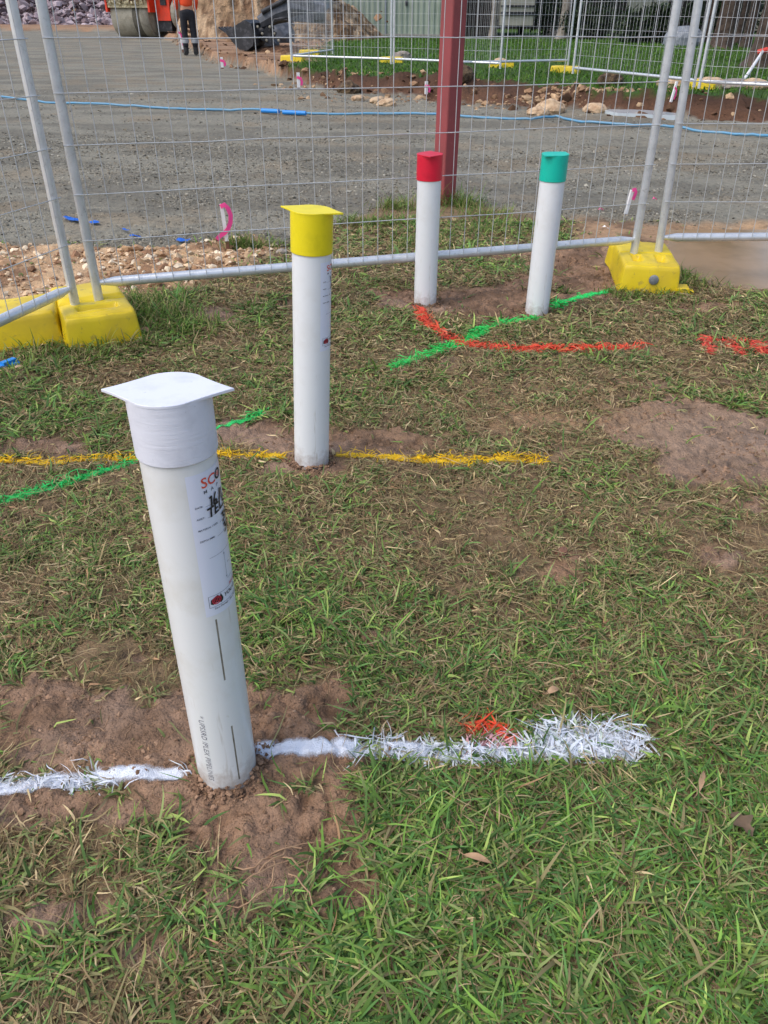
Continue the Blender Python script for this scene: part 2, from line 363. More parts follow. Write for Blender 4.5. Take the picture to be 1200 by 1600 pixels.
# ------------------------------------------------------------------ grass blades
def blades(P, az, L, w, tilt, bend, twist, col, nseg=4, lift=.0015, clamp=True):
    N = len(az); pts = np.zeros((N, nseg + 1, 3)); pts[:, 0] = P
    a = az.copy()
    for i in range(nseg):
        th = tilt + bend * (i + .5) / nseg
        d = np.stack([np.cos(a) * np.sin(th), np.sin(a) * np.sin(th), np.cos(th)], 1)
        pts[:, i + 1] = pts[:, i] + d * (L / nseg)[:, None]; a = a + twist / nseg
    if clamp:
        fl = P[:, 2] + lift + rng.random(N) * .012
        pts[:, 1:, 2] = np.maximum(pts[:, 1:, 2], fl[:, None])
    prof = np.interp(np.linspace(0, 1, nseg + 1), [0, .25, .6, .85, 1], [.55, 1, .85, .5, .04])
    roll = rng.normal(0, .45, N)
    sx = np.stack([-np.sin(az) * np.cos(roll), np.cos(az) * np.cos(roll), np.sin(roll)], 1)
    off = sx[:, None] * (w[:, None] * prof[None] * .5)[..., None]
    V = np.stack([pts - off, pts + off], 2).reshape(N, -1, 3)
    b = np.arange(nseg) * 2; q = np.stack([b, b + 1, b + 3, b + 2], 1)
    F = (np.arange(N)[:, None, None] * (2 * (nseg + 1)) + q[None]).reshape(-1, 4)
    C = np.repeat(col[:, None], 2 * (nseg + 1), 1)
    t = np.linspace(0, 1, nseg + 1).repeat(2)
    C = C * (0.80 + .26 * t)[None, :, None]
    return V, F, C
def join(parts):
    V = []; F = []; C = []; o = 0
    for v, f, c in parts:
        v = v.reshape(-1, 3); V.append(v); F.append(f + o); C.append(c.reshape(-1, 3)); o += len(v)
    return np.concatenate(V), np.concatenate(F), np.concatenate(C)

# paint strokes (photo pixels on the ground): pts, half width px at that place, colour
STROKES = {
 'white_west': dict(pts=[(-60, 1250), (0, 1238), (60, 1228), (130, 1222), (200, 1217), (262, 1216), (284, 1213)], w=.017, c=(.80, .84, .92), label='short white sprayed line left of the front pipe on bare soil'),
 'white_east': dict(pts=[(404, 1172), (480, 1172), (570, 1172), (650, 1176), (720, 1186), (800, 1178), (870, 1172), (930, 1170), (985, 1172)], w=.0205, c=(.80, .84, .92), label='white sprayed line from the front pipe out over the grass'),
 'yellow_west': dict(pts=[(-80, 720), (0, 720), (60, 721), (120, 719), (215, 718), (300, 716), (345, 716), (400, 716), (446, 715)], w=.015, c=(.88, .56, .01), label='yellow sprayed line left of the yellow capped pipe'),
 'yellow_east': dict(pts=[(525, 714), (600, 717), (650, 720), (700, 722), (760, 722), (845, 722)], w=.018, c=(.88, .56, .01), label='yellow sprayed line right of the yellow capped pipe'),
 'green_west': dict(pts=[(-60, 800), (0, 785), (60, 770), (120, 752), (165, 738), (230, 715), (300, 685), (345, 668), (380, 657), (412, 648)], w=.016, c=(.03, .62, .14), label='green sprayed line passing behind the front pipe'),
 'green_mid': dict(pts=[(618, 575), (660, 558), (700, 545), (735, 530), (765, 512), (800, 506), (835, 500)], w=.026, c=(.04, .66, .13), label='green sprayed line ending at the green capped pipe'),
 'green_east': dict(pts=[(868, 480), (885, 471), (915, 463), (952, 455)], w=.030, c=(.02, .82, .16), label='short green sprayed line between the green capped pipe and yellow block'),
 'red_curve': dict(pts=[(656, 484), (662, 500), (674, 516), (700, 530), (735, 540), (780, 546), (830, 548), (870, 547), (930, 546), (1000, 545)], w=.027, c=(.86, .10, .055), label='red sprayed line curving right from the red capped pipe'),
}
BLOTS = [dict(pts=[(1102, 532), (1104, 545), (1110, 560)], w=.020), dict(pts=[(1112, 536), (1132, 538), (1150, 553), (1158, 560)], w=.016), dict(pts=[(1150, 538), (1175, 540), (1200, 536)], w=.018), dict(pts=[(1180, 548), (1190, 556), (1225, 545)], w=.02)]
def wpoly(pts):
    return np.array([G(a, b)[:2] for a, b in pts])
def dist_poly(x, y, P):
    d = np.full(len(x), 9.); 
    for a, b in zip(P[:-1], P[1:]):
        ab = b - a; t = np.clip(((x - a[0]) * ab[0] + (y - a[1]) * ab[1]) / (ab @ ab), 0, 1)
        d = np.minimum(d, np.hypot(x - a[0] - t * ab[0], y - a[1] - t * ab[1]))
    return d
def smooth_poly(P, n=6):
    t = np.linspace(0, len(P) - 1, (len(P) - 1) * n + 1); k = np.arange(len(P))
    q = np.stack([np.interp(t, k, P[:, 0]), np.interp(t, k, P[:, 1])], 1)
    for _ in range(2): q[1:-1] = (q[:-2] + 2 * q[1:-1] + q[2:]) / 4
    return q
PAINT = []
for k, s in STROKES.items(): PAINT.append([k, [(smooth_poly(wpoly(s['pts'])), s['w'])], s['c'], s['label']])
PAINT[1][1].append((wpoly([(865, 1154), (925, 1150), (978, 1160)]), .036))
PAINT.append(['red_spot', [(wpoly([(738, 1140), (762, 1136), (788, 1148)]), .014)], (.86, .09, .04), 'small red sprayed spot above the white line in the grass'])
PAINT.append(['pink_spot', [(wpoly([(735, 1165), (790, 1160)]), .014)], (.88, .48, .50), 'faint pink overspray below the red spot in the grass'])
PAINT.append(['red_marks', [(wpoly(b['pts']), b['w'] ) for b in BLOTS], (.80, .10, .07), 'row of short red sprayed strokes at the right edge of the grass'])
order = {n: i for i, n in enumerate([p[0] for p in PAINT])}

# blade population near the camera
def scatter(x0, x1, y0, y1, dens):
    n = int((x1 - x0) * (y1 - y0) * dens); return rng.uniform(x0, x1, n), rng.uniform(y0, y1, n)
bx = []; by = []; bd = []
for (y0, y1, dens) in ((.33, .8, 46000), (.8, 1.4, 38000), (1.4, 2.2, 27000), (2.2, 3.2, 18000), (3.2, 4.6, 9500)):
    hw = (y1 * .84 + .54) * 610 / FPX + .12
    x, y = scatter(-hw, hw, y0, y1, dens); bx.append(x); by.append(y); bd.append(np.full(len(x), dens))
x = np.concatenate(bx); y = np.concatenate(by); dens = np.concatenate(bd)
u, v = proj(x, y, 0.0)
ok = (u > -120) & (u < 1320) & (v < 1760)
x, y, u, v, dens = x[ok], y[ok], u[ok], v[ok], dens[ok]
b_ = bare(x, y); rd, li, sa, mu = zones(x, y)
clump = fbm(x, y, 14, 3, 80); clump2 = fbm(x, y, 34, 2, 81)
cover = (1 - b_) ** 1.3 * (1 - np.clip(rd, 0, 1)) * (1 - np.clip(li * 1.3, 0, 1)) * (1 - np.clip(mu * 1.25 + sa, 0, 1))
cover = np.maximum(cover, .07 * (clump2 > .60) * (1 - rd))
cover *= np.where(pud_sd(x, y) < 0.02, 0, 1)
# greenness map
def blob(a, b, c, d): return np.exp(-(((u - a) / c) ** 2 + ((v - b) / d) ** 2))
gm = .22 + .52 * sst(850, 1350, v) * sst(250, 620, u) + .5 * blob(1000, 1400, 500, 300) + .35 * blob(480, 920, 170, 130) + .5 * blob(270, 500, 80, 40) + .28 * blob(60, 640, 160, 60)
gm += .35 * blob(560, 770, 130, 40) + .4 * blob(640, 330, 170, 40) + .35 * blob(780, 520, 70, 20) + .25 * blob(530, 640, 60, 30) + .25 * blob(60, 1480, 120, 90) + .3 * blob(400, 1450, 220, 140)
gm -= .32 * blob(800, 640, 220, 90) + .3 * blob(860, 790, 260, 70) + .2 * blob(130, 880, 170, 90) + .2 * blob(1100, 900, 160, 90)
gm = gm + (fbm(x, y, 5, 3, 82) - .5) * 1.3 + (clump - .5) * .9
cover *= np.clip(.50 + gm * .75 + (clump - .45) * 1.1, .10, 1)
keep = rng.random(len(x)) < cover
x, y, u, v, gm, clump, dens = [q[keep] for q in (x, y, u, v, gm, clump, dens)]
N = len(x); print('blades', N)
z = height(x, y)
far = sst(1.2, 3.2, y)
# local combed direction so that tufts share a lean
flow = fbm(x, y, 6, 2, 83) * 4 * np.pi
tuftd = fbm(x, y, 22, 1, 84) * 6 * np.pi
az = np.where(rng.random(N) < .6, flow + tuftd * .6 + rng.normal(0, .6, N), rng.uniform(0, 2 * np.pi, N))
green = np.clip(gm, 0, 1)
isgreen = rng.random(N) < np.clip(.13 + green * .80, 0, .90)
L = rng.gamma(6, .0052, N) * (.78 + .55 * green) * (1 + .25 * far)
L = np.clip(L, .010, .085)
w = rng.normal(.0032, .0009, N).clip(.0013, .0060) * (1 + .9 * far) * np.where(isgreen, 1.08, .85)
tilt = np.where(isgreen, rng.normal(1.08, .36, N), rng.normal(1.33, .22, N)).clip(.1, 1.6)
bend = np.where(isgreen, rng.normal(.75, .4, N), rng.normal(.25, .3, N))
twist = rng.normal(0, .55, N)
P = np.stack([x, y, z - .002], 1)
cg = np.array([lin(106, 140, 62), lin(88, 126, 66), lin(144, 162, 86), lin(124, 138, 84), lin(72, 100, 48)])
cd = np.array([lin(160, 142, 102), lin(138, 120, 86), lin(138, 134, 92), lin(190, 170, 130), lin(108, 92, 68), lin(122, 124, 82), lin(150, 118, 88)])
col = np.where(isgreen[:, None], cg[rng.choice(5, N, p=[.3, .25, .12, .2, .13])], cd[rng.choice(7, N, p=[.2, .18, .2, .09, .11, .15, .07])])
vig = .55 + .45 * np.clip(green + .2, 0, 1)
col = np.where(isgreen[:, None], col * vig[:, None] + (1 - vig[:, None]) * np.array(lin(112, 114, 74)), col)
col = col * rng.normal(1.22, .33, N).clip(.40, 2.0)[:, None]
nl = 5200; qx = rng.uniform(-1.5, 1.6, nl); qy = .38 + 2.6 * rng.random(nl) ** 1.6; qu, qv = proj(qx, qy, 0.0)
gl = .16 + .8 * sst(820, 1250, qv) * sst(150, 560, qu) + .3 * (fbm(qx, qy, 5, 3, 82) - .5)
kk = (qu > -100) & (qu < 1300) & (rng.random(nl) < gl * (1 - bare(qx, qy)) ** .5); qx, qy = qx[kk], qy[kk]; nl = len(qx)
x = np.r_[x, qx]; y = np.r_[y, qy]; P = np.r_[P, np.stack([qx, qy, height(qx, qy)], 1)]; az = np.r_[az, rng.uniform(0, 6.28, nl)]
L = np.r_[L, rng.uniform(.045, .095, nl)]; w = np.r_[w, rng.uniform(.0032, .0056, nl)]; tilt = np.r_[tilt, rng.normal(.75, .3, nl).clip(.1, 1.3)]; bend = np.r_[bend, rng.normal(1.1, .3, nl)]
twist = np.r_[twist, rng.normal(0, .5, nl)]; col = np.r_[col, pick([lin(100, 134, 60), lin(120, 146, 76), lin(92, 122, 64), lin(146, 136, 96)], nl, .12)]; N = len(x)
# thin dead thatch lying between the blades
nt = 90000; qx = rng.uniform(-2.0, 2.1, nt); qy = .36 + 3.2 * rng.random(nt) ** 1.25; qu, qv = proj(qx, qy, 0.0); rd_, li_, sa_, mu_ = zones(qx, qy)
kk = (qu > -60) & (qu < 1260) & (rng.random(nt) < (1 - bare(qx, qy)) * (1 - np.clip(rd_ + li_ + mu_ + sa_, 0, 1)) * (.35 + .9 * fbm(qx, qy, 6, 3, 86)) * (1 - .45 * sst(850, 1350, qv) * sst(250, 620, qu))); qx, qy = qx[kk], qy[kk]; nt = len(qx)
x = np.r_[x, qx]; y = np.r_[y, qy]; P = np.r_[P, np.stack([qx, qy, height(qx, qy) + rng.uniform(.0, .012, nt)], 1)]; az = np.r_[az, fbm(qx, qy, 6, 2, 83) * 12.6 + rng.normal(0, .9, nt)]
L = np.r_[L, rng.gamma(5, .0085, nt).clip(.012, .09)]; w = np.r_[w, rng.uniform(.0010, .0021, nt) * (1 + .9 * sst(1.2, 3.2, qy))]; tilt = np.r_[tilt, rng.normal(1.45, .14, nt).clip(1, 1.7)]; bend = np.r_[bend, rng.normal(.1, .25, nt)]
twist = np.r_[twist, rng.normal(0, .8, nt)]; col = np.r_[col, pick([lin(160, 138, 100), lin(138, 116, 84), lin(186, 164, 126), lin(116, 96, 70), lin(132, 124, 84)], nt, .2)]; N = len(x)
# which blades took paint
mx = x + np.cos(az) * L * .45; my = y + np.sin(az) * L * .45
pid = np.full(N, -1); amt = np.zeros(N)
for i, (nm, segs, c, lb) in enumerate(PAINT):
    for Pq, wd in segs:
        e = wd * (.75 + .55 * fbm(mx, my, 30, 2, 90 + i)); q = dist_poly(mx, my, Pq) / e
        hit = rng.random(N) < np.exp(-(q / 1.08) ** 5) * (.6 if nm == 'pink_spot' else .88 if nm.startswith('white') else .96)
        pid[hit] = i; amt[hit] = np.clip(1.5 - .6 * q[hit], 0, 1)
SIDE = pid < 0
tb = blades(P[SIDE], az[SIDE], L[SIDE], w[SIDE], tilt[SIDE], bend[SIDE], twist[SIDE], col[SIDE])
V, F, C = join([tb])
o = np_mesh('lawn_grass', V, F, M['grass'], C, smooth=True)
tag(o, 'short trampled green and brown grass around the pipes', 'grass', kind='stuff')

def paint_sheet_mat(name, c):
    m = bpy.data.materials.new(name); m.use_nodes = True; N_, L_ = m.node_tree.nodes, m.node_tree.links
    b = N_['Principled BSDF']; b.inputs['Base Color'].default_value = (*c, 1); b.inputs['Roughness'].default_value = .8
    a = N_.new('ShaderNodeAttribute'); a.attribute_name = 'Col'
    tc = N_.new('ShaderNodeTexCoord')
    n = N_.new('ShaderNodeTexNoise'); n.inputs['Scale'].default_value = 520; n.inputs['Detail'].default_value = 2; L_.new(tc.outputs['Object'], n.inputs[0])
    n2 = N_.new('ShaderNodeTexNoise'); n2.inputs['Scale'].default_value = 55; n2.inputs['Detail'].default_value = 5; L_.new(tc.outputs['Object'], n2.inputs[0])
    mm = N_.new('ShaderNodeMath'); mm.operation = 'ADD'; L_.new(n.outputs[0], mm.inputs[0]); L_.new(n2.outputs[0], mm.inputs[1])
    sb = N_.new('ShaderNodeMath'); sb.operation = 'SUBTRACT'; L_.new(a.outputs['Fac'], sb.inputs[0]);
    m2 = N_.new('ShaderNodeMath'); m2.operation = 'MULTIPLY'; L_.new(mm.outputs[0], m2.inputs[0]); m2.inputs[1].default_value = .5
    L_.new(m2.outputs[0], sb.inputs[1])
    r = N_.new('ShaderNodeMapRange'); r.inputs[1].default_value = -.22; r.inputs[2].default_value = .30; L_.new(sb.outputs[0], r.inputs[0])
    L_.new(r.outputs[0], b.inputs['Alpha'])
    bp_ = N_.new('ShaderNodeBump'); bp_.inputs['Strength'].default_value = .8; bp_.inputs['Distance'].default_value = .006; L_.new(mm.outputs[0], bp_.inputs['Height']); L_.new(bp_.outputs[0], b.inputs['Normal'])
    return m
def paint_sheet(segs, strength=1.0, fade=1.0):
    Vs = []; Fs = []; Cs = []; o = 0
    for Pq, wd in segs:
        # resample
        d = np.r_[0, np.cumsum(np.hypot(*np.diff(Pq, axis=0).T))]; n = max(int(d[-1] / .004), 2); t = np.linspace(-wd * .7, d[-1] + wd * .7, n)
        cx = np.interp(t, d, Pq[:, 0]); cy = np.interp(t, d, Pq[:, 1])
        dx0, dy0 = (Pq[1] - Pq[0]) / np.hypot(*(Pq[1] - Pq[0])); dx1, dy1 = (Pq[-1] - Pq[-2]) / np.hypot(*(Pq[-1] - Pq[-2]))
        cx += np.where(t < 0, t * dx0, 0) + np.where(t > d[-1], (t - d[-1]) * dx1, 0); cy += np.where(t < 0, t * dy0, 0) + np.where(t > d[-1], (t - d[-1]) * dy1, 0)
        tx = np.gradient(cx); ty = np.gradient(cy); l = np.hypot(tx, ty); nx_, ny_ = -ty / l, tx / l
        m = 15; q = np.linspace(-1.7, 1.7, m)
        xx = (cx[:, None] + nx_[:, None] * q * wd).ravel(); yy = (cy[:, None] + ny_[:, None] * q * wd).ravel()
        e = np.minimum(sst(-wd * .7, wd * .5, t), sst(d[-1] + wd * .7, d[-1] - wd * .5, t))
        al = (1.12 * np.exp(-(np.abs(q) / .84) ** 2.2)[None] * (e[:, None] ** .8)) * strength
        al = al.ravel() + (fbm(xx, yy, 25, 3, 99) - .5) * .30 - .02
        al = al - 1.2 * sst(1.0, 1.65, np.abs(np.tile(q, n))) * .5 - sst(1.4, 1.69, np.abs(np.tile(q, n)))
        zz = height(xx, yy) + .0025
        k = (np.arange(n - 1)[:, None] * m + np.arange(m - 1)[None]).ravel()
        Fs.append(np.stack([k, k + 1, k + m + 1, k + m], 1) + o); o += len(xx)
        Vs.append(np.stack([xx, yy, zz], 1)); Cs.append(np.repeat(al[:, None], 3, 1))
    return np.concatenate(Vs), np.concatenate(Fs), np.concatenate(Cs)
for i, (nm, segs, c, lb) in enumerate(PAINT):
    c = np.array(c)
    soft = nm in ('pink_spot',)
    v1, f1, c1 = paint_sheet(segs, .62 if soft else (1.0 if nm.startswith('white') or nm.startswith('yellow') else .8))
    sel = pid == i; n = int(sel.sum())
    parts = [(v1, f1, c1)]; 
    mm = [M.get('pm' + str(tuple(c))) or M.setdefault('pm' + str(tuple(c)), paint_sheet_mat('paint_on_soil', tuple(c)))]
    if n:
        base = col[sel]; k = rng.random(n)
        k = (np.where(k < (.74 if nm.startswith('white') else .86), rng.uniform(.85, 1, n), rng.uniform(.1, .8, n)) * amt[sel])[:, None]
        cc = c * k * rng.normal(1.06, .10, n).clip(.6, 1.15)[:, None] + base * (1 - k)
        t_ = np.maximum(tilt[sel], 1.12)
        vb, fb, cb = blades(P[sel] + [0, 0, .001], az[sel], L[sel] * .88, w[sel], t_, bend[sel], twist[sel], cc)
        V, F, C = join([(v1, f1, c1), (vb, fb, cb)]); mi = np.r_[np.zeros(len(f1)), np.ones(len(fb))]
    else: V, F, C, mi = v1, f1, c1, np.zeros(len(f1))
    o = np_mesh('spray_paint_mark', V, F, [mm[0], M['grass']], C, mi, smooth=True)
    tag(o, lb, 'paint mark', 'sprayed marks on the grass')

# ------------------------------------------------------------------ stones and crumbs
OCT = np.array([[1, 0, 0], [-1, 0, 0], [0, 1, 0], [0, -1, 0], [0, 0, 1], [0, 0, -1], [.6, .6, .5], [-.6, .6, -.5], [.6, -.6, .5], [-.6, -.6, .5]], float)
def _hull():
    bm = bmesh.new(); vs = [bm.verts.new(p) for p in OCT]; bmesh.ops.convex_hull(bm, input=vs); bm.verts.ensure_lookup_table()
    bmesh.ops.triangulate(bm, faces=bm.faces)
    idx = {v: i for i, v in enumerate(bm.verts)}; V = np.array([v.co for v in bm.verts]); F = np.array([[idx[v] for v in f.verts] for f in bm.faces]); bm.free(); return V, F
HV, HF = _hull()
def stones(x, y, z, r, col, squash=.65, jit=.25):
    n = len(x); V = HV[None] * (1 + rng.uniform(-jit, jit, (n, len(HV), 1)))
    V = V * rng.uniform(.7, 1.25, (n, 1, 3)); V[..., 2] *= squash
    a = rng.uniform(0, 6.3, n); c, s = np.cos(a)[:, None], np.sin(a)[:, None]
    t = rng.normal(0, .5, n); ct, st = np.cos(t)[:, None], np.sin(t)[:, None]
    X1 = V[..., 0] * c - V[..., 1] * s; Y1 = V[..., 0] * s + V[..., 1] * c; Z1 = V[..., 2]
    Y2 = Y1 * ct - Z1 * st; Z2 = Y1 * st + Z1 * ct
    V = np.stack([X1, Y2, Z2], -1) * r[:, None, None] + np.stack([x, y, z], 1)[:, None]
    F = (np.arange(n)[:, None, None] * len(HV) + HF[None]).reshape(-1, 3)
    return V.reshape(-1, 3), F, np.repeat(col, len(HV), 0)
# road gravel
parts = []
for y0, y1, n, r0 in ((3.3, 5.2, 95000, .0045), (5.2, 8, 60000, .0055), (8, 13, 20000, .007)):
    hw = (y1 * .84 + .54) * .52 + .3
    x = rng.uniform(-hw, hw, n); y = rng.uniform(y0, y1, n); rd = zones(x, y)[0]
    dn = fbm(x * .5, y, 2.4, 3, 120); k = rng.random(n) < np.clip((dn - .30) * 3.0, .05, 1) * rd * (bank(x, y) < .02)
    x, y = x[k], y[k]; r = rng.gamma(3, r0 / 3 * .8, len(x)).clip(.002, .024)
    parts.append(stones(x, y, height(x, y) + r * .1, r, pick([lin(136, 131, 117), lin(120, 115, 103), lin(158, 153, 139), lin(100, 96, 86), lin(130, 122, 105)], len(x))))
V, F, C = join(parts); tag(np_mesh('gravel', V, F, M['stone_grey'], C), 'loose grey gravel on the road', 'gravel', kind='stuff')
# limestone rubble behind the fence on the left
n = 34000; x = rng.uniform(-3.4, -.3, n); y = rng.uniform(2.0, 4.6, n); li = zones(x, y)[1]
k = rng.random(n) < li * np.clip((fbm(x, y, 3, 3, 130) - .25) * 2.2, .05, 1); x, y = x[k], y[k]
r = rng.gamma(1.8, .0042, len(x)).clip(.002, .032)
V, F, C = stones(x, y, height(x, y) + r * .15, r, pick([lin(212, 184, 150), lin(194, 162, 126), lin(172, 138, 106), lin(222, 204, 176), lin(146, 112, 86)], len(x)))
tag(np_mesh('limestone_rubble', V, F, M['stone'], C), 'broken tan limestone rubble behind the left fence panels', 'rubble', kind='stuff')
PR_ = .0445
# soil crumbs on the bare patches
parts = []
for y0, y1, n, r0 in ((.4, 1.3, 60000, .0015), (1.3, 2.4, 40000, .0022), (2.4, 3.9, 30000, .0032)):
    hw = (y1 * .84 + .54) * .52 + .1
    x = rng.uniform(-hw, hw, n); y = rng.uniform(y0, y1, n); bb = bare(x, y)
    k = rng.random(n) < bb * np.clip((fbm(x, y, 12, 3, 140) - .40) * 3.5, .03, 1) * (pud_sd(x, y) > 0); x, y = x[k], y[k]
    r = (rng.gamma(1.6, r0 / 1.6, len(x)) * np.where(rng.random(len(x)) < .03, 2.4, 1)).clip(.0006, .0065)
    parts.append(stones(x, y, height(x, y) - r * .15, r, pick([lin(144, 115, 92), lin(130, 103, 81), lin(156, 127, 103), lin(118, 93, 73)], len(x)), .8))
V, F, C = join(parts); tag(np_mesh('soil_crumbs', V, F, M['stone'], C), 'crumbled brown soil on the bare patches', 'soil', kind='stuff')
# tan rubble spilled at the foot of the bank
cx_ = []; cy_ = []
for (a, b2, sx_, k_) in ((868, 160, .32, 420), (935, 164, .25, 220), (600, 150, .5, 160), (1100, 150, .3, 150), (1160, 150, .4, 150), (800, 163, .4, 120), (500, 132, .5, 140)):
    p = G(a, b2, .03); cx_.append(rng.normal(p.x, sx_, k_)); cy_.append(rng.normal(p.y, sx_ * .4, k_))
x = np.concatenate(cx_); y = np.concatenate(cy_); r = rng.gamma(1.5, .011, len(x)).clip(.004, .06)
V, F, C = stones(x, y, height(x, y) - r * .1, r, pick([lin(180, 152, 120), lin(160, 130, 100), lin(136, 108, 84)], len(x)))
tag(np_mesh('tan_rubble', V, F, M['stone'], C), 'tan limestone rubble spilled at the foot of the far bank', 'rubble', kind='stuff')
# crumbs banked against the feet of the pipes
parts = []
for (a, b2) in ((356, 1203), (487, 722), (664, 477), (838, 490)):
    p = G(a, b2); n = 520; t = rng.uniform(0, 6.283, n); rr_ = PR_ + np.abs(rng.normal(0, .014, n)); x = p.x + rr_ * np.cos(t); y = p.y + rr_ * np.sin(t); r = rng.gamma(1.6, .0014, n).clip(.0006, .0055)
    parts.append(stones(x, y, height(x, y) + .002 + np.maximum(0, .006 - (rr_ - PR_) * .35), r, pick([lin(148, 119, 96), lin(132, 104, 83), lin(120, 94, 74)], n), .8))
V, F, C = join(parts); tag(np_mesh('banked_crumbs', V, F, M['stone'], C), 'loose soil crumbs banked round the feet of the pipes', 'soil', kind='stuff')
# rubble, clods along the far bank
n = 22000; x = rng.uniform(-9, 7, n); y = rng.uniform(8, 32, n); bb = bank(x, y)
k = ((bb > .001) & (bb < 1.0) & (rng.random(n) < .9)) | ((bb >= 1) & (x < -1.5) & (rng.random(n) < .10)) | ((bb <= .001) & (bank(x, y + .5) > .05) & (rng.random(n) < .25))
x, y = x[k], y[k]; r = rng.gamma(1.6, .016, len(x)).clip(.008, .10)
V, F, C = stones(x, y, height(x, y) + r * .1, r, pick([lin(116, 88, 66), lin(94, 70, 52), lin(186, 156, 122), lin(142, 112, 86), lin(78, 58, 44)], len(x)))
tag(np_mesh('bank_rubble', V, F, M['stone'], C), 'clods and stones along the cut edge of the far verge', 'rubble', kind='stuff')

# puddle
n = 90; gx = np.linspace(PC[0] - 1.6, PC[0] + 1.6, n); gy = np.linspace(PC[1] - .6, PC[1] + .6, n); X, Y = np.meshgrid(gx, gy); X = X.ravel(); Y = Y.ravel()
ins = pud_sd(X, Y) < .10; ii = (np.arange(n - 1)[:, None] * n + np.arange(n - 1)[None]).ravel(); F = np.stack([ii, ii + 1, ii + n + 1, ii + n], 1); F = F[ins[F].all(1)]
mp = mat('muddy_water', lin(164, 134, 98), .16, spec=.5, noise=(3, lin(138, 112, 76), .4, .65, 4), bump=(14, .05, .01))
lvl = float(np.median(height(X, Y, False))) - .012
tag(np_mesh('puddle_water', np.stack([X, Y, np.full(len(X), lvl)], 1), F, mp, smooth=True), 'shallow muddy puddle behind the right fence panel', kind='structure')

# ------------------------------------------------------------------ text helper (bent round a pipe)
def text_mesh(s, size, bold=0., shear=0., spacing=1.0):
    cu = bpy.data.curves.new('t', 'FONT'); cu.body = s; cu.size = size; cu.offset = bold; cu.shear = shear; cu.space_character = spacing; cu.resolution_u = 3
    ob = bpy.data.objects.new('t', cu); COL.objects.link(ob); dg = bpy.context.evaluated_depsgraph_get(); dg.update()
    me = bpy.data.meshes.new_from_object(ob.evaluated_get(dg)); bpy.data.objects.remove(ob)
    bm = bmesh.new(); bm.from_mesh(me); bpy.data.meshes.remove(me)
    bmesh.ops.triangulate(bm, faces=bm.faces)
    vs = [(v.co.x, v.co.y) for v in bm.verts]; fs = [[v.index for v in f.verts] for f in bm.faces]; bm.free(); return vs, fs
class Sheet:                       # flat drawing on the sticker, mm; bends onto radius r
    def __init__(s): s.v = []; s.f = []
    def text(s, t, x, y, cap, rot=0, **k):
        vs, fs = text_mesh(t, cap / .72 if True else cap, **k); o = len(s.v)
        for a, b in vs: s.v.append((x + (a * math.cos(rot) - b * math.sin(rot)), y + (a * math.sin(rot) + b * math.cos(rot))))
        s.f += [[i + o for i in q] for q in fs]
    def stroke(s, pts, w):
        P = [Vector(p) for p in pts]; q = [P[0]]
        for a, b in zip(P[:-1], P[1:]):
            n = max(1, int((b - a).length / 2)); q += [a + (b - a) * (i + 1) / n for i in range(n)]
        for a, b in zip(q[:-1], q[1:]):
            d = (b - a); l = d.length or 1; d = d / l; nrm = Vector((-d.y, d.x)) * w / 2; e = d * w * .3; o = len(s.v)
            s.v += [tuple(a - e + nrm), tuple(a - e - nrm), tuple(b + e - nrm), tuple(b + e + nrm)]; s.f.append([o, o + 1, o + 2, o + 3])
    def disc(s, cx, cy, r, r0=0, n=28):
        o = len(s.v)
        for i in range(n):
            t = 2 * math.pi * i / n; s.v += [(cx + r * math.cos(t), cy + r * math.sin(t)), (cx + r0 * math.cos(t), cy + r0 * math.sin(t))]
        for i in range(n): j = (i + 1) % n; s.f.append([o + 2 * i, o + 2 * j, o + 2 * j + 1, o + 2 * i + 1])
    def poly(s, pts): o = len(s.v); s.v += pts; s.f.append([o + i for i in range(len(pts))])
    def build(s, name, m, parent, r, az0, z0, lift, ys_=.935):
        vs = [((r + lift) * math.cos(az0 + x * .001 / r), (r + lift) * math.sin(az0 + x * .001 / r), z0 + y * .001 * ys_) for x, y in s.v]
        me = bpy.data.meshes.new(name); me.from_pydata(vs, [], s.f); me.materials.append(m); me.update()
        o = bpy.data.objects.new(name, me); COL.objects.link(o); o.parent = parent; return o

PR = .0445
def pipe_mesh(r, h, slots, n=110, th=.0011):
    rows = sorted(set([-.03, h] + [a for s in slots for a in s[1:3]] + [h * k / 12 for k in range(1, 12)]))
    vs = []; fs = []; mi = []
    for rr in (r, r - th):
        for zz in rows:
            for j in range(n): t = 2 * math.pi * j / n; vs.append((rr * math.cos(t), rr * math.sin(t), zz))
    k = len(rows)
    def hole(i, j):
        zc = (rows[i] + rows[i + 1]) / 2
        for az, z0, z1 in slots:
            if int((az % (2 * math.pi)) / (2 * math.pi) * n) == j and z0 < zc < z1: return True
        return False
    for i in range(k - 1):
        for j in range(n):
            a, b, c, d = i * n + j, i * n + (j + 1) % n, (i + 1) * n + (j + 1) % n, (i + 1) * n + j; O = k * n
            if hole(i, j):
                q = len(vs); vs += [vs[t_] for t_ in (a, b, c, d, a + O, b + O, c + O, d + O)]      # own vertices: a crisp groove
                fs += [(q, q + 3, q + 7, q + 4), (q + 1, q + 5, q + 6, q + 2), (q + 4, q + 5, q + 6, q + 7)]; mi += [1, 1, 1]; continue
            fs += [(a, b, c, d), (a + O, d + O, c + O, b + O)]; mi += [0, 1]
    me = bpy.data.meshes.new('pipe'); me.from_pydata(vs, [], fs); me.polygons.foreach_set('material_index', mi); me.polygons.foreach_set('use_smooth', [m_ == 0 for m_ in mi]); me.update(); return me
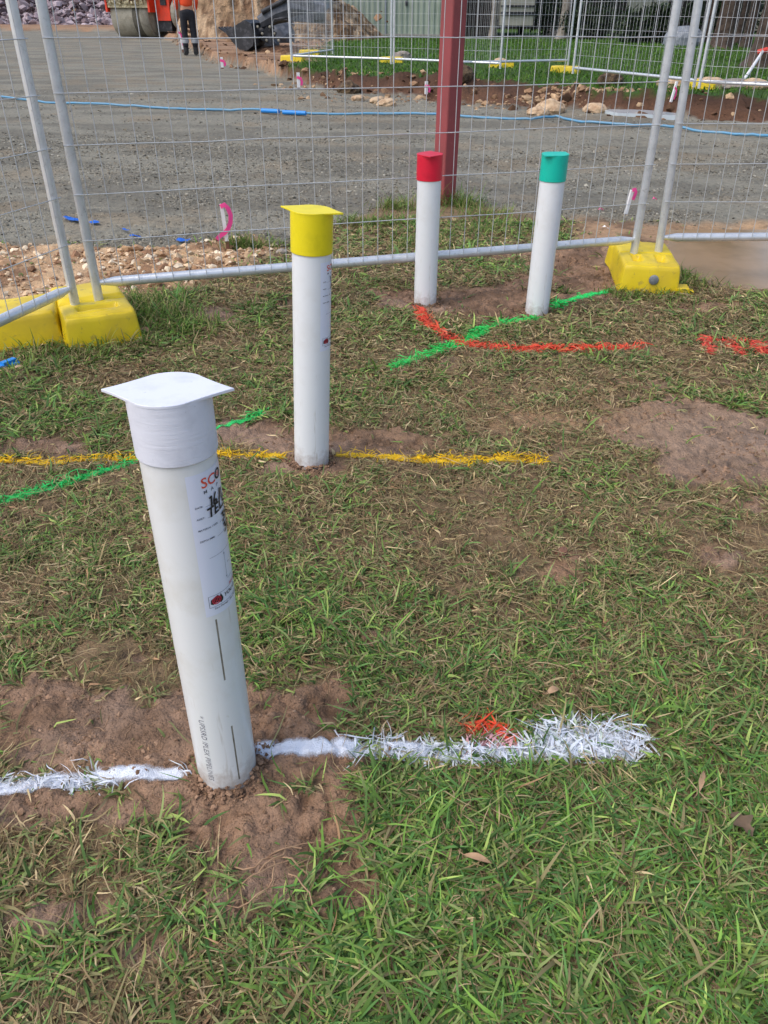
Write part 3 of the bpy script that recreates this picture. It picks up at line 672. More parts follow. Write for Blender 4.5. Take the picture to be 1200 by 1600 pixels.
def cap_mesh(r, h0, h1, tip, ang, thick=.0028):
    """collar with a thin flat lid drawn out to two points"""
    b = MB(); R0 = r + .0028; n = 96
    b.lathe([(r + .0002, h0), (R0 - .0004, h0), (R0, h0 + .001)] + [(R0 + .00018 * (1 if k % 2 else -1) + random.uniform(-.00008, .00008), h0 + .002 + (h1 - h0 - .002) * k / 40) for k in range(41)], n)
    # lid outline: circle blended by concave fillets to two tips
    R1 = R0 + .0006; pts = []; m = 160
    for i in range(m):
        t = 2 * math.pi * i / m; a = abs(((t + math.pi / 2) % math.pi) - math.pi / 2)   # angle from tip axis
        w0 = .98
        if a < w0:
            s = a / w0; ang_t = w0
            # from tip (tip,0) to circle point at w0, tangent there: quadratic bezier
            q = 1 - s
            p0 = Vector((R1 * math.cos(w0), R1 * math.sin(w0))); p2 = Vector((tip, 0))
            tan = Vector((math.sin(w0), -math.cos(w0))); p1 = Vector((R1 * 1.10, R1 * .30))
            u = q; p = p0 * (1 - u) ** 2 + p1 * 2 * u * (1 - u) + p2 * u * u
            x = p.x; y = p.y
            if (t % (2 * math.pi)) > math.pi / 2 and (t % (2 * math.pi)) < 3 * math.pi / 2: x = -x
            y = y if t < math.pi else -y
            if abs(t) < 1e-6: y = 0
        else: x, y = R1 * math.cos(t), R1 * math.sin(t)
        pts.append((x * math.cos(ang) - y * math.sin(ang), x * math.sin(ang) + y * math.cos(ang)))
    zs = [(h1 - .0004, 1.0), (h1 + thick * .8, 1.0), (h1 + thick, .992)]
    vs = []
    for z_, k in zs: vs += [(x * k, y * k, z_) for x, y in pts]
    fs = [(j, (j + 1) % m, m + (j + 1) % m, m + j) for j in range(m)] + [(m + j, m + (j + 1) % m, 2 * m + (j + 1) % m, 2 * m + j) for j in range(m)]
    o = len(b.v); b.add(vs, fs, 0, False)
    b.add([(0, 0, h1 - .0004)] + vs[:m], [(0, 1 + (j + 1) % m, 1 + j) for j in range(m)]); b.add([(0, 0, h1 + thick)] + vs[2 * m:], [(0, 1 + j, 1 + (j + 1) % m) for j in range(m)])
    return b
def marker(bpx, tpx, hgt, capm, cap_h, tip, ear, label, pm, slots=()):   # ear: angle of the lid's points from straight at the camera
    base = G(*bpx); base.z = hz(base.x, base.y) * .5
    # top point: nearest point on the view ray of tpx to the wanted height
    top = onplane(tpx[0], tpx[1], base.y)
    ax = top - base
    e = bpy.data.objects.new('pipe_marker', None); e.empty_display_size = .05; COL.objects.link(e); e.location = base
    q = Vector((0, 0, 1)).rotation_difference(ax.normalized()); e.rotation_mode = 'QUATERNION'; e.rotation_quaternion = q
    tag(e, label, 'marker pipe', 'capped white pipe markers'); ln = ax.length
    print(label[:30], 'lean deg', math.degrees(Vector((0, 0, 1)).angle(ax)), 'len', ln)
    face = math.atan2(-base.y, -base.x)
    me = pipe_mesh(PR, ln - .004, [(face + a, z0, z1) for a, z0, z1 in slots]); me.materials.append(pm); me.materials.append(M['pvc_in'])
    o = bpy.data.objects.new('pipe', me); COL.objects.link(o); o.parent = e
    cap_mesh(PR, ln - cap_h, ln - .0028, tip, face + ear).build('cap', capm, e)
    return e, face, ln
def layers(m, N, L, b, co, src):       # fine printed layer lines round the collar, small scuffs
    mp = N.new('ShaderNodeMapping'); mp.inputs['Scale'].default_value = (.12, .12, 1); L.new(co, mp.inputs[0])
    n = N.new('ShaderNodeTexNoise'); n.inputs['Scale'].default_value = 420; n.inputs['Detail'].default_value = 2; L.new(mp.outputs[0], n.inputs[0])
    n2 = N.new('ShaderNodeTexNoise'); n2.inputs['Scale'].default_value = 70; n2.inputs['Detail'].default_value = 4; L.new(mp.outputs[0], n2.inputs[0])
    a = N.new('ShaderNodeMath'); a.operation = 'ADD'; L.new(n.outputs[0], a.inputs[0]); L.new(n2.outputs[0], a.inputs[1])
    bp_ = N.new('ShaderNodeBump'); bp_.inputs['Strength'].default_value = .25; bp_.inputs['Distance'].default_value = .001; L.new(a.outputs[0], bp_.inputs['Height']); L.new(bp_.outputs[0], b.inputs['Normal'])
def capmat(n, c): return mat(n, c, .42, noise=[(22, tuple(v * .86 for v in c), .48, .7, 5), (150, tuple(v * .6 + .05 for v in c), .68, .78, 3)], extra=layers)
SL = [(R(21), .022, .138), (R(18), .228, .336)]
mw, face, ln = marker((356, 1203), (262, 607), .64, capmat('white_cap', (.70, .72, .79)), .076, .074, R(75), 'tall white pipe with white pointed cap, nearest the camera, on bare soil', M['pvc'], SL)
def sticker(parent, az0, top, hand, wmm=100):
    r = PR; b = MB(); n = 34; vs = []; h = .207
    for zz in (top, top - h * .33, top - h * .66, top - h):
        for i in range(n + 1):
            t = az0 + wmm * .001 / r * i / n; vs.append(((r + .0005) * math.cos(t), (r + .0005) * math.sin(t), zz))
    b.add(vs, [(k * (n + 1) + i, (k + 1) * (n + 1) + i, (k + 1) * (n + 1) + i + 1, k * (n + 1) + i + 1) for k in range(3) for i in range(n)], 0, True)
    st = b.build('sticker', M['sticker'], parent); LF = .0010
    s = Sheet(); s.text('SC', 17, -22, 14.5, bold=.25); s.build('red_lettering', M['red_ink'], st, r, az0, top, LF)
    s = Sheet(); s.disc(47, -14.6, 7.3, 4.6); s.build('letter_ring', M['ink'], st, r, az0, top, LF)
    s = Sheet(); s.disc(47, -14.6, 3.2, 2.2); s.disc(47, -14.6, 1.1); s.build('ring_centre', M['red_ink'], st, r, az0, top, LF)
    s = Sheet()
    for i, ch in enumerate('MAP'): s.text(ch, 19 + i * 11, -30.5, 5, bold=.03)
    s.text('DATE:', 6, -48, 2.6, bold=.05); s.text('ASSET:', 6, -65, 2.6, bold=.05); s.text('MATERIAL / SIZE:', 6, -82, 2.6, bold=.05, spacing=1.05); s.text('DEPTH (MM):', 6, -99, 2.6, bold=.05)
    for x0, yy in ((19, -49), (20, -66), (38, -83), (31, -100)): s.stroke([(x0, yy), (90, yy)], .35)
    s.stroke([(15, -127), (92, -127)], .4); s.stroke([(38, -130), (38, -172)], .4); s.stroke([(38, -174), (92, -174)], .4)
    s.poly([(37, -133), (39, -133), (38, -129.5)]); s.poly([(37, -169), (38, -172.5), (39, -169)]); s.text('mm', 43, -151, 2.0, bold=.05)
    s.stroke([(6, -188), (6, -207), (92, -207), (92, -188), (6, -188)], .5)
    s.build('printed_form', M['grey_ink'], st, r, az0, top, LF)
    s = Sheet(); s.poly([(8, -201), (8.5, -194.5), (12, -192.5), (15, -190.5), (19, -189.5), (20, -192.5), (22, -192.5), (23, -189), (25, -194), (26.5, -198), (25.5, -202), (22, -204.5), (20, -201.5), (15, -201), (11, -203)])
    s.text('YOU D', 28, -199, 6.2, bold=.12, shear=.2); s.text('Zero Damage - Zero Harm', 12, -211.5, 2.8, bold=.05); s.build('black_print', M['ink'], st, r, az0, top, LF + .0001)
    s = Sheet(); s.disc(16.5, -197, 6.6, 5.2); s.disc(16.5, -197, 4.3, 3.4); s.stroke([(14, -201), (19, -193)], 1.0); s.stroke([(13, -195), (20, -199.5)], .8)
    s.text('BEFORE', 40, -186, 3.6, bold=.1, shear=.2); s.build('emblem', M['maroon_ink'], st, r, az0, top, LF + .0004)
    s = Sheet()
    for pts in hand: s.stroke(pts, 2.7)
    s.build('handwriting', M['ink'], st, r, az0, top, LF + .0006)
    return st
H1 = [[(26, -39), (28.5, -38), (27.5, -52)], [(36, -36), (32, -45), (31.5, -50), (34, -52), (37, -49), (36, -46), (32.5, -47)], [(46, -36), (42, -53)], [(50, -38), (49, -52)],
      [(21, -54), (30, -53)], [(26, -53.5), (25, -66)], [(33, -53), (32, -65), (38, -64)], [(33, -53), (39, -52)], [(32.5, -59), (37, -58.5)], [(42, -53), (41.5, -64), (47, -63)], [(57, -52), (52, -54), (51, -57), (56, -60), (55, -63), (49, -64)],
      [(44, -74), (50, -73), (46.5, -78), (51, -80), (50, -84), (45, -85.5)], [(60, -73), (55, -74), (54.5, -78), (59, -79), (59, -83), (54, -85)],
      [(46, -91), (52, -90), (48.5, -95), (53, -97), (52, -101), (47, -103)], [(60, -90), (57, -94), (58, -100), (62, -101), (63.5, -95), (60, -90)]]
sticker(mw, face + R(4), ln - .0905, H1)
s = Sheet(); s.text('* UPSSRD IPLEX PIPELINES', 0, 0, 8.6, rot=-math.pi / 2, shear=.15, spacing=1.08)
s.build('pipe_print', M['stencil'], mw, PR, face - R(40), .166, .0006)
my_, fy, ly = marker((487, 722), (487, 327), .605, capmat('yellow_cap', (.80, .66, .006)), .090, .073, R(68), 'white pipe with bright yellow pointed cap on the yellow sprayed line', M['pvc_clean'], [])
H2 = [[(30, -36), (34, -44), (37, -52)], [(36, -58), (40, -55), (38, -61), (33, -66)]]
sticker(my_, fy + R(25), ly - .105, H2)
marker((664, 477), (672, 240), .500, capmat('red_cap', (.68, .006, .035)), .088, .070, R(0), 'white pipe with red cap in front of the red steel post', M['pvc_clean'], [])
marker((838, 490), (868, 240), .520, capmat('teal_cap', (.0, .50, .37)), .088, .070, R(-30), 'white pipe with teal green cap, right of the red capped one', M['pvc_clean'], [])

# ------------------------------------------------------------------ fence panels
def panel(p0, p1, label, group, zb, rail=.17, h=2.1, near=True, ws=.06, hs=.15, rack=0.):
    """p0,p1 ground points of the two posts"""
    p0 = Vector(p0); p1 = Vector(p1); d = p1 - p0; d.z = 0; Ln = d.length; ang = math.atan2(d.y, d.x)
    e = empty('temporary_fence', (p0.x, p0.y, zb), ang, label, 'fence', group)
    n = 14 if near else 8; pr = .0165
    for xx in (0, Ln):
        MB().tube([(xx + rack * (.10 - rail), 0, .10), (xx + rack * (h - rail), 0, h)], pr, n).build('post', M['galv'], e)
    for zz, nm in ((rail, 'bottom_rail'), (h - .01, 'top_rail')):
        MB().tube([(pr * .6, 0, zz), (pr + .02, 0, zz), (pr + .055, 0, zz), (Ln - pr - .055, 0, zz), (Ln - pr - .02, 0, zz), (Ln - pr * .6, 0, zz)], [.008, .012, .0175, .0175, .012, .008], n).build(nm, M['galv'], e)
    b = MB(); k = 5 if near else 4; wr = .0015 if near else .0016; oy = -.0165
    zz = rail + .012; zt = h - .02
    nx_ = int(round((Ln - .04) / ws))
    for i in range(nx_):
        xx = .03 + (Ln - .06) * i / (nx_ - 1); j = random.uniform(-.003, .003)
        pts = [(xx, oy, rail - .005), (xx + j, oy + random.uniform(-.002, .002), rail + .6), (xx - j, oy, rail + 1.3), (xx, oy, zt)]
        b.tube(pts, wr, k, caps=False)
    zz = rail + hs
    while zz < zt:
        m = 10; pts = [(-.016 + (Ln + .032) * i / m, oy - .0035 + random.uniform(-.001, .001), zz + random.uniform(-.0025, .0025)) for i in range(m + 1)]
        b.tube(pts, wr * (1.2 if near else 1), k, caps=False); zz += hs
    b.v = [(q_[0] + rack * (q_[2] - rail), q_[1], q_[2]) for q_ in b.v]
    b.build('wire_mesh', M['wire'], e); return e
ZP = .14
A = G(152, 455, ZP); B_ = G(992, 385, ZP); A2 = G(115, 463, ZP); C2 = G(1030, 382, ZP)
FG = 'temporary fence panels behind the pipes'
panel(A, B_, 'wide wire mesh fence panel directly behind the capped pipes', FG, .0)
dl = (G(0, 506, .17) - G(104, 458, .17)); dl.z = 0; dl.normalize()
panel(A2 + dl * 2.4, A2, 'wire mesh fence panel angled towards the camera at the left edge', FG, .0)
dr = (G(1200, 379, .165) - G(1040, 380, .165)); dr.z = 0; dr.normalize()
panel(C2, C2 + dr * 2.4, 'wire mesh fence panel at the right edge, behind the muddy puddle', FG, .0, rack=-.032)

# ------------------------------------------------------------------ yellow fence feet
def block_mesh(Wd, D, Ht, grip=1):
    ins = [-.003, 0, .006, .010, .015, .024]; zp = [0, .02, Ht * .80, Ht * .92, Ht * .98, Ht]
    def axis(T, m):
        a = [-T / 2 + q for q in ins]; return a + list(np.linspace(-T / 2 + .040, T / 2 - .040, m)) + [-q for q in a[::-1]]
    X_ = axis(Wd, 30); Y_ = axis(D, 60); n, m = len(X_), len(Y_); vs = []
    def s1(a, b, t): t = min(max((t - a) / (b - a), 0), 1); return t * t * (3 - 2 * t)
    for j in range(m):
        for i in range(n):
            k = min(i, n - 1 - i, j, m - 1 - j, 5); z_ = zp[k]; x_, y_ = X_[i], Y_[j]
            # rounded plan corners
            cx = max(abs(x_) - (Wd / 2 - .05), 0); cy = max(abs(y_) - (D / 2 - .05), 0); r = math.hypot(cx, cy); mxx = max(cx, cy)
            if r > 1e-6: f = mxx / r * .45 + .55; x_ = math.copysign(abs(x_) - cx * (1 - f), x_); y_ = math.copysign(abs(y_) - cy * (1 - f), y_)
            if k == 5:
                yf = y_ + D / 2
                if grip == 1:   # slot handle, step and groove
                    z_ -= .030 * s1(.072, .060, abs(x_ - .005)) * s1(.026, .017, abs(yf - .105))
                    z_ -= .010 * s1(.012, .004, abs(yf - .185)) + .007 * s1(.008, .003, abs(yf - .058)) * s1(.06, .04, abs(x_ + .02))
                    z_ -= .012 * s1(.05, .0, yf)
                    z_ += .008 * s1(.03, .02, abs(yf - .235))
                else:
                    z_ -= .026 * s1(.024, .016, abs(abs(x_) - .050)) * s1(.060, .048, abs(yf - .13))
                    z_ -= .007 * s1(.010, .004, abs(yf - .215)); z_ -= .010 * s1(.05, .0, yf)
            z_ += .0012 * math.sin(x_ * 61 + y_ * 33)
            vs.append((x_, y_, z_))
    fs = [(j * n + i, j * n + i + 1, (j + 1) * n + i + 1, (j + 1) * n + i) for j in range(m - 1) for i in range(n - 1)]
    b = MB(); b.add(vs, fs, 0, True); return b
BG = 'yellow plastic feet of the fence'
def block(loc, rz, label, grip=1, Wd=.25, D=.43, Ht=.112, plug=False, tilt=0, foot=False, pitch=0):
    e = empty('fence_block', loc, rz, label, 'fence foot', BG); e.rotation_euler = (tilt, pitch, rz)
    block_mesh(Wd, D, Ht, grip).build('body', M['yellow_block'], e)
    if plug: MB().lathe([(0, -.004), (.017, -.004), (.0195, -.002), (.0200, .004)], 24, (.012, -D / 2 - .0015, .056), 'Y').build('plug', simple('grey_plug', (.17, .18, .19), .6, noise=(90, (.26, .27, .28), .5, .7, 3)), e)
    if foot:
        b = MB(); b.box((Wd / 2 + .012, -D / 2 + .035, .012), (.055, .075, .024)); b.box((Wd / 2 + .03, -D / 2 + .03, .006), (.06, .045, .012)); b.build('lug', M['yellow_block'], e)
    return e
# right: front block under the two posts, one turned behind it
mid = (B_ + C2) / 2
f0 = G(1013, 458, 0); bdir = Vector((mid.x - f0.x, mid.y - f0.y, 0)).normalized(); rz = math.atan2(bdir.y, bdir.x) - math.pi / 2
cc = f0 + bdir * .215
block((cc.x, cc.y, 0), rz, 'clean yellow fence foot with round grey plug under the two right posts', 2, plug=True, foot=True)
q = G(968, 446, 0); block((q.x + .105, q.y + .24, 0.0), rz + R(5), 'yellow fence foot half hidden behind the one with the grey plug', 1, Wd=.17, D=.34, Ht=.095)
# left
f1 = G(167, 541, 0); m1 = (A + A2) / 2; bdir = Vector((m1.x + .02 - f1.x, m1.y - f1.y, 0)).normalized(); rz1 = math.atan2(bdir.y, bdir.x) - math.pi / 2
cc = f1 + bdir * .21
block((cc.x, cc.y, 0.0), rz1, 'dirty yellow fence foot with slot handle under the left fence corner', 1, Wd=.26)
q = G(20, 545, 0); block((q.x - .16, q.y + .06, -.005), R(-72), 'muddy yellow fence foot cut off by the left edge of the photo', 2, Wd=.25, D=.62, tilt=R(3))

# ------------------------------------------------------------------ red steel post
pp = G(693, 318, 0); z0 = hz(pp.x, pp.y)
b = MB(); a_ = .052; rr = .010; pts = []
for cx, cy, t0 in ((a_ - rr, a_ - rr, 0), (-a_ + rr, a_ - rr, 90), (-a_ + rr, -a_ + rr, 180), (a_ - rr, -a_ + rr, 270)):
    for k in range(5): t = R(t0 + k * 22.5); pts.append((cx + rr * math.cos(t), cy + rr * math.sin(t)))
b.poly(pts, -.1, 2.6); o = b.build('steel_post', M['steel_red'], loc=(pp.x, pp.y, z0)); o.rotation_euler = (R(.3), R(.5), R(38))
tag(o, 'red primed square steel post standing just behind the wire fence', 'post')

# ------------------------------------------------------------------ survey stakes with pink tape
def ribbon(pts, w, rot=0):
    b = MB(); vs = []; 
    for i, p in enumerate(pts):
        d = Vector(pts[min(i + 1, len(pts) - 1)]) - Vector(pts[max(i - 1, 0)]); d.normalize()
        nrm = d.cross(Vector((math.sin(rot + i * .06), -math.cos(rot + i * .06), .15))).normalized() * w / 2
        vs += [Vector(p) - nrm, Vector(p) + nrm]
    b.add(vs, [(2 * i, 2 * i + 1, 2 * i + 3, 2 * i + 2) for i in range(len(pts) - 1)], 0, True); return b
def stake(base, hgt, lean, label, w=.016, tape=None, brown=.10, grp='survey stakes with pink tape', rz=0.2):
    e = empty('survey_stake', base, 0, label, 'stake', grp); e.rotation_euler = (lean[1], lean[0], rz)
    MB().box((0, 0, brown / 2 - .02), (w, w, brown + .04)).build('wooden_foot', M['stake_wood'], e)
    MB().box((0, 0, brown + (hgt - brown) / 2), (w * 1.06, w * 1.06, hgt - brown)).build('painted_top', M['white_paint'], e)
    if tape: ribbon(tape, .021 * w / .016).build('pink_tape', M['pink_tape'], e)
    return e
p = G(357, 392, 0)
stake((p.x, p.y, hz(p.x, p.y)), .225, (R(-3), 0), 'white topped stake with curled pink tape behind the middle of the left fence', tape=[(-.006, -.011, .216), (.014, -.013, .224), (.029, -.013, .205), (.036, -.012, .175), (.030, -.012, .140), (.014, -.014, .112), (-.006, -.016, .096), (-.030, -.017, .084), (-.046, -.018, .070)], brown=.055)
p = G(977, 337, 0)
stake((p.x, p.y, hz(p.x, p.y)), .135, (R(7), 0), 'small white stake with pink tape beside the right fence posts', tape=[(-.004, -.011, .135), (.012, -.012, .142), (.020, -.013, .128), (.018, -.013, .105), (.014, -.014, .086)], brown=.004)
p = G(1015, 345, 0)
ribbon([(p.x, p.y, .075), (p.x + .02, p.y, .066), (p.x + .04, p.y, .05), (p.x + .055, p.y, .032)], .012)  # trailing end
def far_stake(px, py, top, label, w=.045, tape=True, lean=0, z=VZ, pink=True):
    p = G(px, py, z); zz = hz(p.x, p.y); d = p.y * .841 + .5; h = (py - top) / (FPX / d * .95)
    s = stake((p.x, p.y, zz), h, (lean, 0), label, w, tape=None, brown=h * .12)
    ribbon([(-w * .6, -w * .6, h * .75), (w * .8, -w * .65, h * .66), (w * 1.2, -w * .7, h * .45), (w * .9, -w * .7, h * .25)], w * .9).build('pink_tape', M['pink_tape'], s)
far_stake(285, 70, 34, 'tall white stake with pink tape beside the road roller', .04, lean=R(-6))
far_stake(346, 91, 76, 'short pink and white stake on the tan dirt left of the verge corner', .05)
far_stake(466, 119, 97, 'white stake with pink mark by the yellow foot of the far fence', .04)
far_stake(666, 139, 120, 'pink marked stake in the cut bank beside the red steel post', .035, z=.1)
far_stake(1045, 174, 143, 'white stake with pink tape at the foot of the far bank, right side', .022, z=.02, lean=R(8))
far_stake(307, 52, 38, 'distant stake with a pink tape before the dirt heap', .05)

# ------------------------------------------------------------------ blue pipe across the road
bp = [(-80, 140), (0, 152), (60, 157), (130, 162), (210, 167), (290, 170), (360, 172), (430, 174), (520, 176), (600, 177), (700, 181), (780, 185), (830, 187), (868, 184), (910, 190), (990, 196), (1060, 200), (1130, 206), (1185, 211), (1260, 222)]
pts = []
for a, b2 in bp: p = G(a, b2, .02); p.z = hz(p.x, p.y) + .016 + random.uniform(0, .006); pts.append(p)
sm = []
for i in range(len(pts) - 1):
    for k in range(6):
        t = k / 6; p = pts[i].lerp(pts[i + 1], t); p.z = hz(p.x, p.y) + .020 + .01 * math.sin(i * 2.1 + t * 3); sm.append(p)
e = empty('water_pipe', sm[0], 0, 'long thin blue pipe lying across the grey gravel road', 'pipe'); o0 = sm[0]
MB().tube([p - o0 for p in sm], .0125, 8).build('hose', M['blue_pipe'], e)
j0 = G(408, 173, .03) - o0; j1 = G(436, 174.5, .03) - o0; j2 = G(442, 174.5, .03) - o0; j3 = G(478, 176, .03) - o0
for a, b2 in ((j0, j1), (j2, j3)):
    a.z = b2.z = hz((a + o0).x, (a + o0).y) + .030 - o0.z
    MB().tube([a, b2], .023, 10).build('joiner', M['blue_joint'], e)

# blue sprayed marks on gravel
for (a, b2, c, d, ww, lb) in ((105, 343, 124, 347, .034, 'larger blue sprayed mark on the gravel behind the left fence posts'), (143, 349, 153, 351, .022, 'small blue sprayed mark just right of the left fence post'), (206, 374, 219, 377, .014, 'faint blue sprayed mark on gravel between post and pink stake'), (279, 382, 296, 383, .020, 'blue sprayed mark on gravel left of the pink taped stake'), (194, 364, 202, 367, .012, 'tiny blue sprayed fleck on the gravel behind the fence')):
    sg = [(np.array([G(a, b2)[:2], G(c, d)[:2]]), ww)]
    V, F, C = paint_sheet(sg, 1.25); V[:, 2] += .013
    tag(np_mesh('spray_paint_mark', V, F, M.get('bluep') or M.setdefault('bluep', paint_sheet_mat('blue_paint', lin(30, 105, 205))), C), lb, 'paint mark', 'blue sprayed marks on the gravel')

# ------------------------------------------------------------------ small litter near the lawn
def rock(px, py, r, label, c, z=0, seed=0, grp=None, sq=.7, name='rock', cat='rock'):
    bm = bmesh.new(); bmesh.ops.create_icosphere(bm, subdivisions=3, radius=1)
    for v in bm.verts:
        p = v.co * 1.7; n = fbm(np.array([p.x + seed * 3.1 + p.z]), np.array([p.y + p.z * .7 + seed]), 1.0, 3, 200 + seed)[0]; n2 = fbm(np.array([p.x * 1.1 - p.z]), np.array([p.y + seed]), 3.0, 2, 240)[0]
        v.co *= .72 + .55 * n + .14 * n2; v.co.z *= sq
    for v in bm.verts: v.co *= r; v.co.x *= 1.25
    me = bpy.data.meshes.new(name); bm.to_mesh(me); bm.free(); me.materials.append(c)
    p = G(px, py, z); o = bpy.data.objects.new(name, me); COL.objects.link(o); o.location = (p.x, p.y, hz(p.x, p.y) + r * sq * .35); o.rotation_euler = (0, 0, seed * 1.7)
    tag(o, label, cat, grp); return o
RT = mat('tan_rock', lin(192, 166, 134), .9, noise=(14, lin(146, 116, 88), .45, .7, 6), bump=(18, .6, .02)); RGy = mat('grey_rock', lin(150, 140, 128), .9, noise=(10, lin(112, 100, 90), .4, .7, 6), bump=(14, .6, .03))
rock(29, 575, .017, 'small tan stone beside the blue scrap at the left edge', RT, seed=1)
rock(440, 396, .022, 'small pale stone behind the rail left of the yellow cap', RGy, seed=2)
rock(876, 866, .012, 'dark brown soil clod beside the small bare patch', mat('clod', lin(120, 84, 66), .95, bump=(60, .5, .01)), seed=6, name='soil_clod', cat='clod')
# blue scrap
p = G(8, 572, 0); b = MB(); b.box((0, 0, .012), (.09, .03, .012), Matrix.Rotation(R(35), 3, 'Z')); b.box((.01, .01, .022), (.05, .02, .010), Matrix.Rotation(R(60), 3, 'Z'))
o = b.build('plastic_scrap', M['blue_joint'], loc=(p.x, p.y, hz(p.x, p.y))); tag(o, 'bright blue plastic scrap under the cut-off yellow foot', 'litter')
# fallen leaves
lm = [mat('dry_leaf', lin(168, 136, 104), .7, noise=(40, lin(130, 98, 72), .4, .7, 4)), mat('dark_leaf', lin(104, 84, 64), .75, noise=(50, lin(80, 66, 48), .4, .7, 4))]
def leaf(px, py, l, wd, rz, m, label, up=0., lobes=0):
    n = 12; vs = []; b = MB()
    for i in range(n + 1):
        t = i / n; hw = wd * math.sin(math.pi * min(t * 1.05, 1)) ** .8 * (1 + (.45 * math.sin(t * lobes * 2 * math.pi) if lobes else 0)) + .0004
        zc = .006 * math.sin(t * 3) ; 
        for s_ in (-1, 0, 1): vs.append((l * (t - .5), s_ * hw, zc + abs(s_) * .35 * hw))
    b.add(vs, [(3 * i + k, 3 * i + 3 + k, 3 * i + 4 + k, 3 * i + 1 + k) for i in range(n) for k in (0, 1)], 0, True)
    b.tube([(-l * .5, 0, 0), (-l * .72, .003, .002)], .0008, 5)
    p = G(px, py, 0); o = b.build('fallen_leaf', m, loc=(p.x, p.y, hz(p.x, p.y) + .016)); o.rotation_euler = (.15, -up, rz); tag(o, label, 'leaf', 'dry leaves fallen on the grass'); return o
leaf(122, 546, .085, .009, R(80), lm[0], 'tan leaf standing against the dirty yellow foot', R(60))
leaf(228, 524, .075, .012, R(-35), lm[0], 'orange brown leaf right of the dirty yellow foot')
leaf(862, 1092, .026, .006, R(25), lm[0], 'small tan leaf above the right end of the white line')
leaf(1155, 1300, .042, .012, R(-70), lm[1], 'dark lobed leaf in the grass near the right edge', 0, 2.5)
leaf(1090, 1235, .050, .004, R(60), lm[0], 'thin reddish leaf in the green grass at lower right')
leaf(745, 1355, .040, .0045, R(-20), lm[0], 'narrow pinkish leaf in the grass below the white line')
b = MB()
for k in range(110):
    p = G(random.uniform(0, 560), random.uniform(1080, 1330))
    if bare(np.array([p.x]), np.array([p.y]))[0] < .5: continue
    a = random.uniform(0, 6.28); q = []; st = random.uniform(.002, .005)
    for i in range(8):
        x_, y_ = (q[-1].x + math.cos(a) * st, q[-1].y + math.sin(a) * st) if q else (p.x, p.y)
        q.append(Vector((x_, y_, hz(x_, y_) + .0012))); a += random.uniform(-.9, .9)
    b.tube(q, random.uniform(.0003, .0006), 4)
tag(b.build('fine_roots', lm[0]), 'fine pale roots in the loose soil round the front pipe', 'roots', kind='stuff')
# dead runner stems near lower left
b = MB()
for k in range(8):
    p = G(random.uniform(380, 460), random.uniform(1340, 1400)); a = random.uniform(-.5, .9) + (math.pi if random.random() < .3 else 0); q = []
    for i in range(6): q.append(Vector((p.x + math.cos(a) * .014 * i, p.y + math.sin(a) * .014 * i, hz(p.x, p.y) + .012 + .006 * math.sin(i)))); a += random.uniform(-.3, .3)
    b.tube(q, random.uniform(.0008, .0016), 5)
tag(b.build('dry_stems', lm[0]), 'dry tan stems tangled in the grass below the front pipe', 'stems', kind='stuff')
# taller weeds behind the fence round the steel post, bright lawn beyond the far bank
parts = []
def tuft(px, py, n, l, spread, cset, z=0., wd=.004, tl=.5):
    p = G(px, py, z); x = rng.normal(p.x, spread, n); y = rng.normal(p.y, spread * .7, n); P_ = np.stack([x, y, height(x, y)], 1)
    return blades(P_, rng.uniform(0, 6.28, n), rng.gamma(8, l / 8, n), np.full(n, wd), rng.normal(tl, .25, n).clip(.05, 1.3), rng.normal(.7, .3, n), rng.normal(0, .3, n), pick(cset, n), 4)
cG = [lin(110, 140, 66), lin(90, 126, 52), lin(134, 140, 78), lin(150, 140, 98)]
for a, b2, n, l, s_ in ((620, 325, 260, .08, .07), (690, 318, 420, .09, .07), (725, 322, 300, .09, .07), (760, 338, 250, .07, .10), (560, 350, 220, .07, .08), (620, 350, 260, .06, .12), (660, 380, 260, .05, .12), (760, 360, 260, .05, .12), (400, 385, 260, .05, .07), (375, 388, 200, .06, .04), (240, 500, 500, .07, .09), (290, 520, 300, .06, .09), (190, 545, 160, .05, .06), (130, 556, 160, .05, .06), (225, 480, 260, .07, .05), (60, 560, 200, .05, .08), (980, 462, 220, .035, .05), (1040, 465, 200, .035, .06), (1075, 445, 260, .05, .07), (1060, 430, 160, .05, .05), (300, 1180 - 240, 10, .05, .02)):
    parts.append(tuft(a, b2, n, l, s_, cG))
V, F, C = join(parts); tag(np_mesh('fence_line_grass', V, F, M['grass'], C, smooth=True), 'longer grass tufts along the fence and around the steel post', 'grass', kind='stuff')
n = 70000; x = rng.uniform(-2.2, 13, n); y = 9 + 22 * rng.random(n) ** 1.4
k = (bank(x, y) > .9) & (x + (fbm(x, y, 1.2, 3, 67) - .5) * 1.5 > -1.7) & (rng.random(n) < np.clip(fbm(x, y, 1.5, 3, 150) * 2 - .1, .1, 1)); x, y = x[k], y[k]; n = len(x)
P_ = np.stack([x, y, height(x, y)], 1)
V, F, C = join([blades(P_, rng.uniform(0, 6.28, n), rng.gamma(8, .0085, n), np.full(n, .011) * (1 + y / 30), rng.normal(.6, .3, n).clip(.05, 1.3), rng.normal(.6, .3, n), rng.normal(0, .3, n), pick([lin(78, 120, 34), lin(66, 106, 30), lin(92, 130, 44), lin(84, 106, 44)], n), 2)])
tag(np_mesh('far_lawn_grass', V, F, M['grass'], C, smooth=True), 'bright green lawn beyond the cut bank', 'grass', kind='stuff')

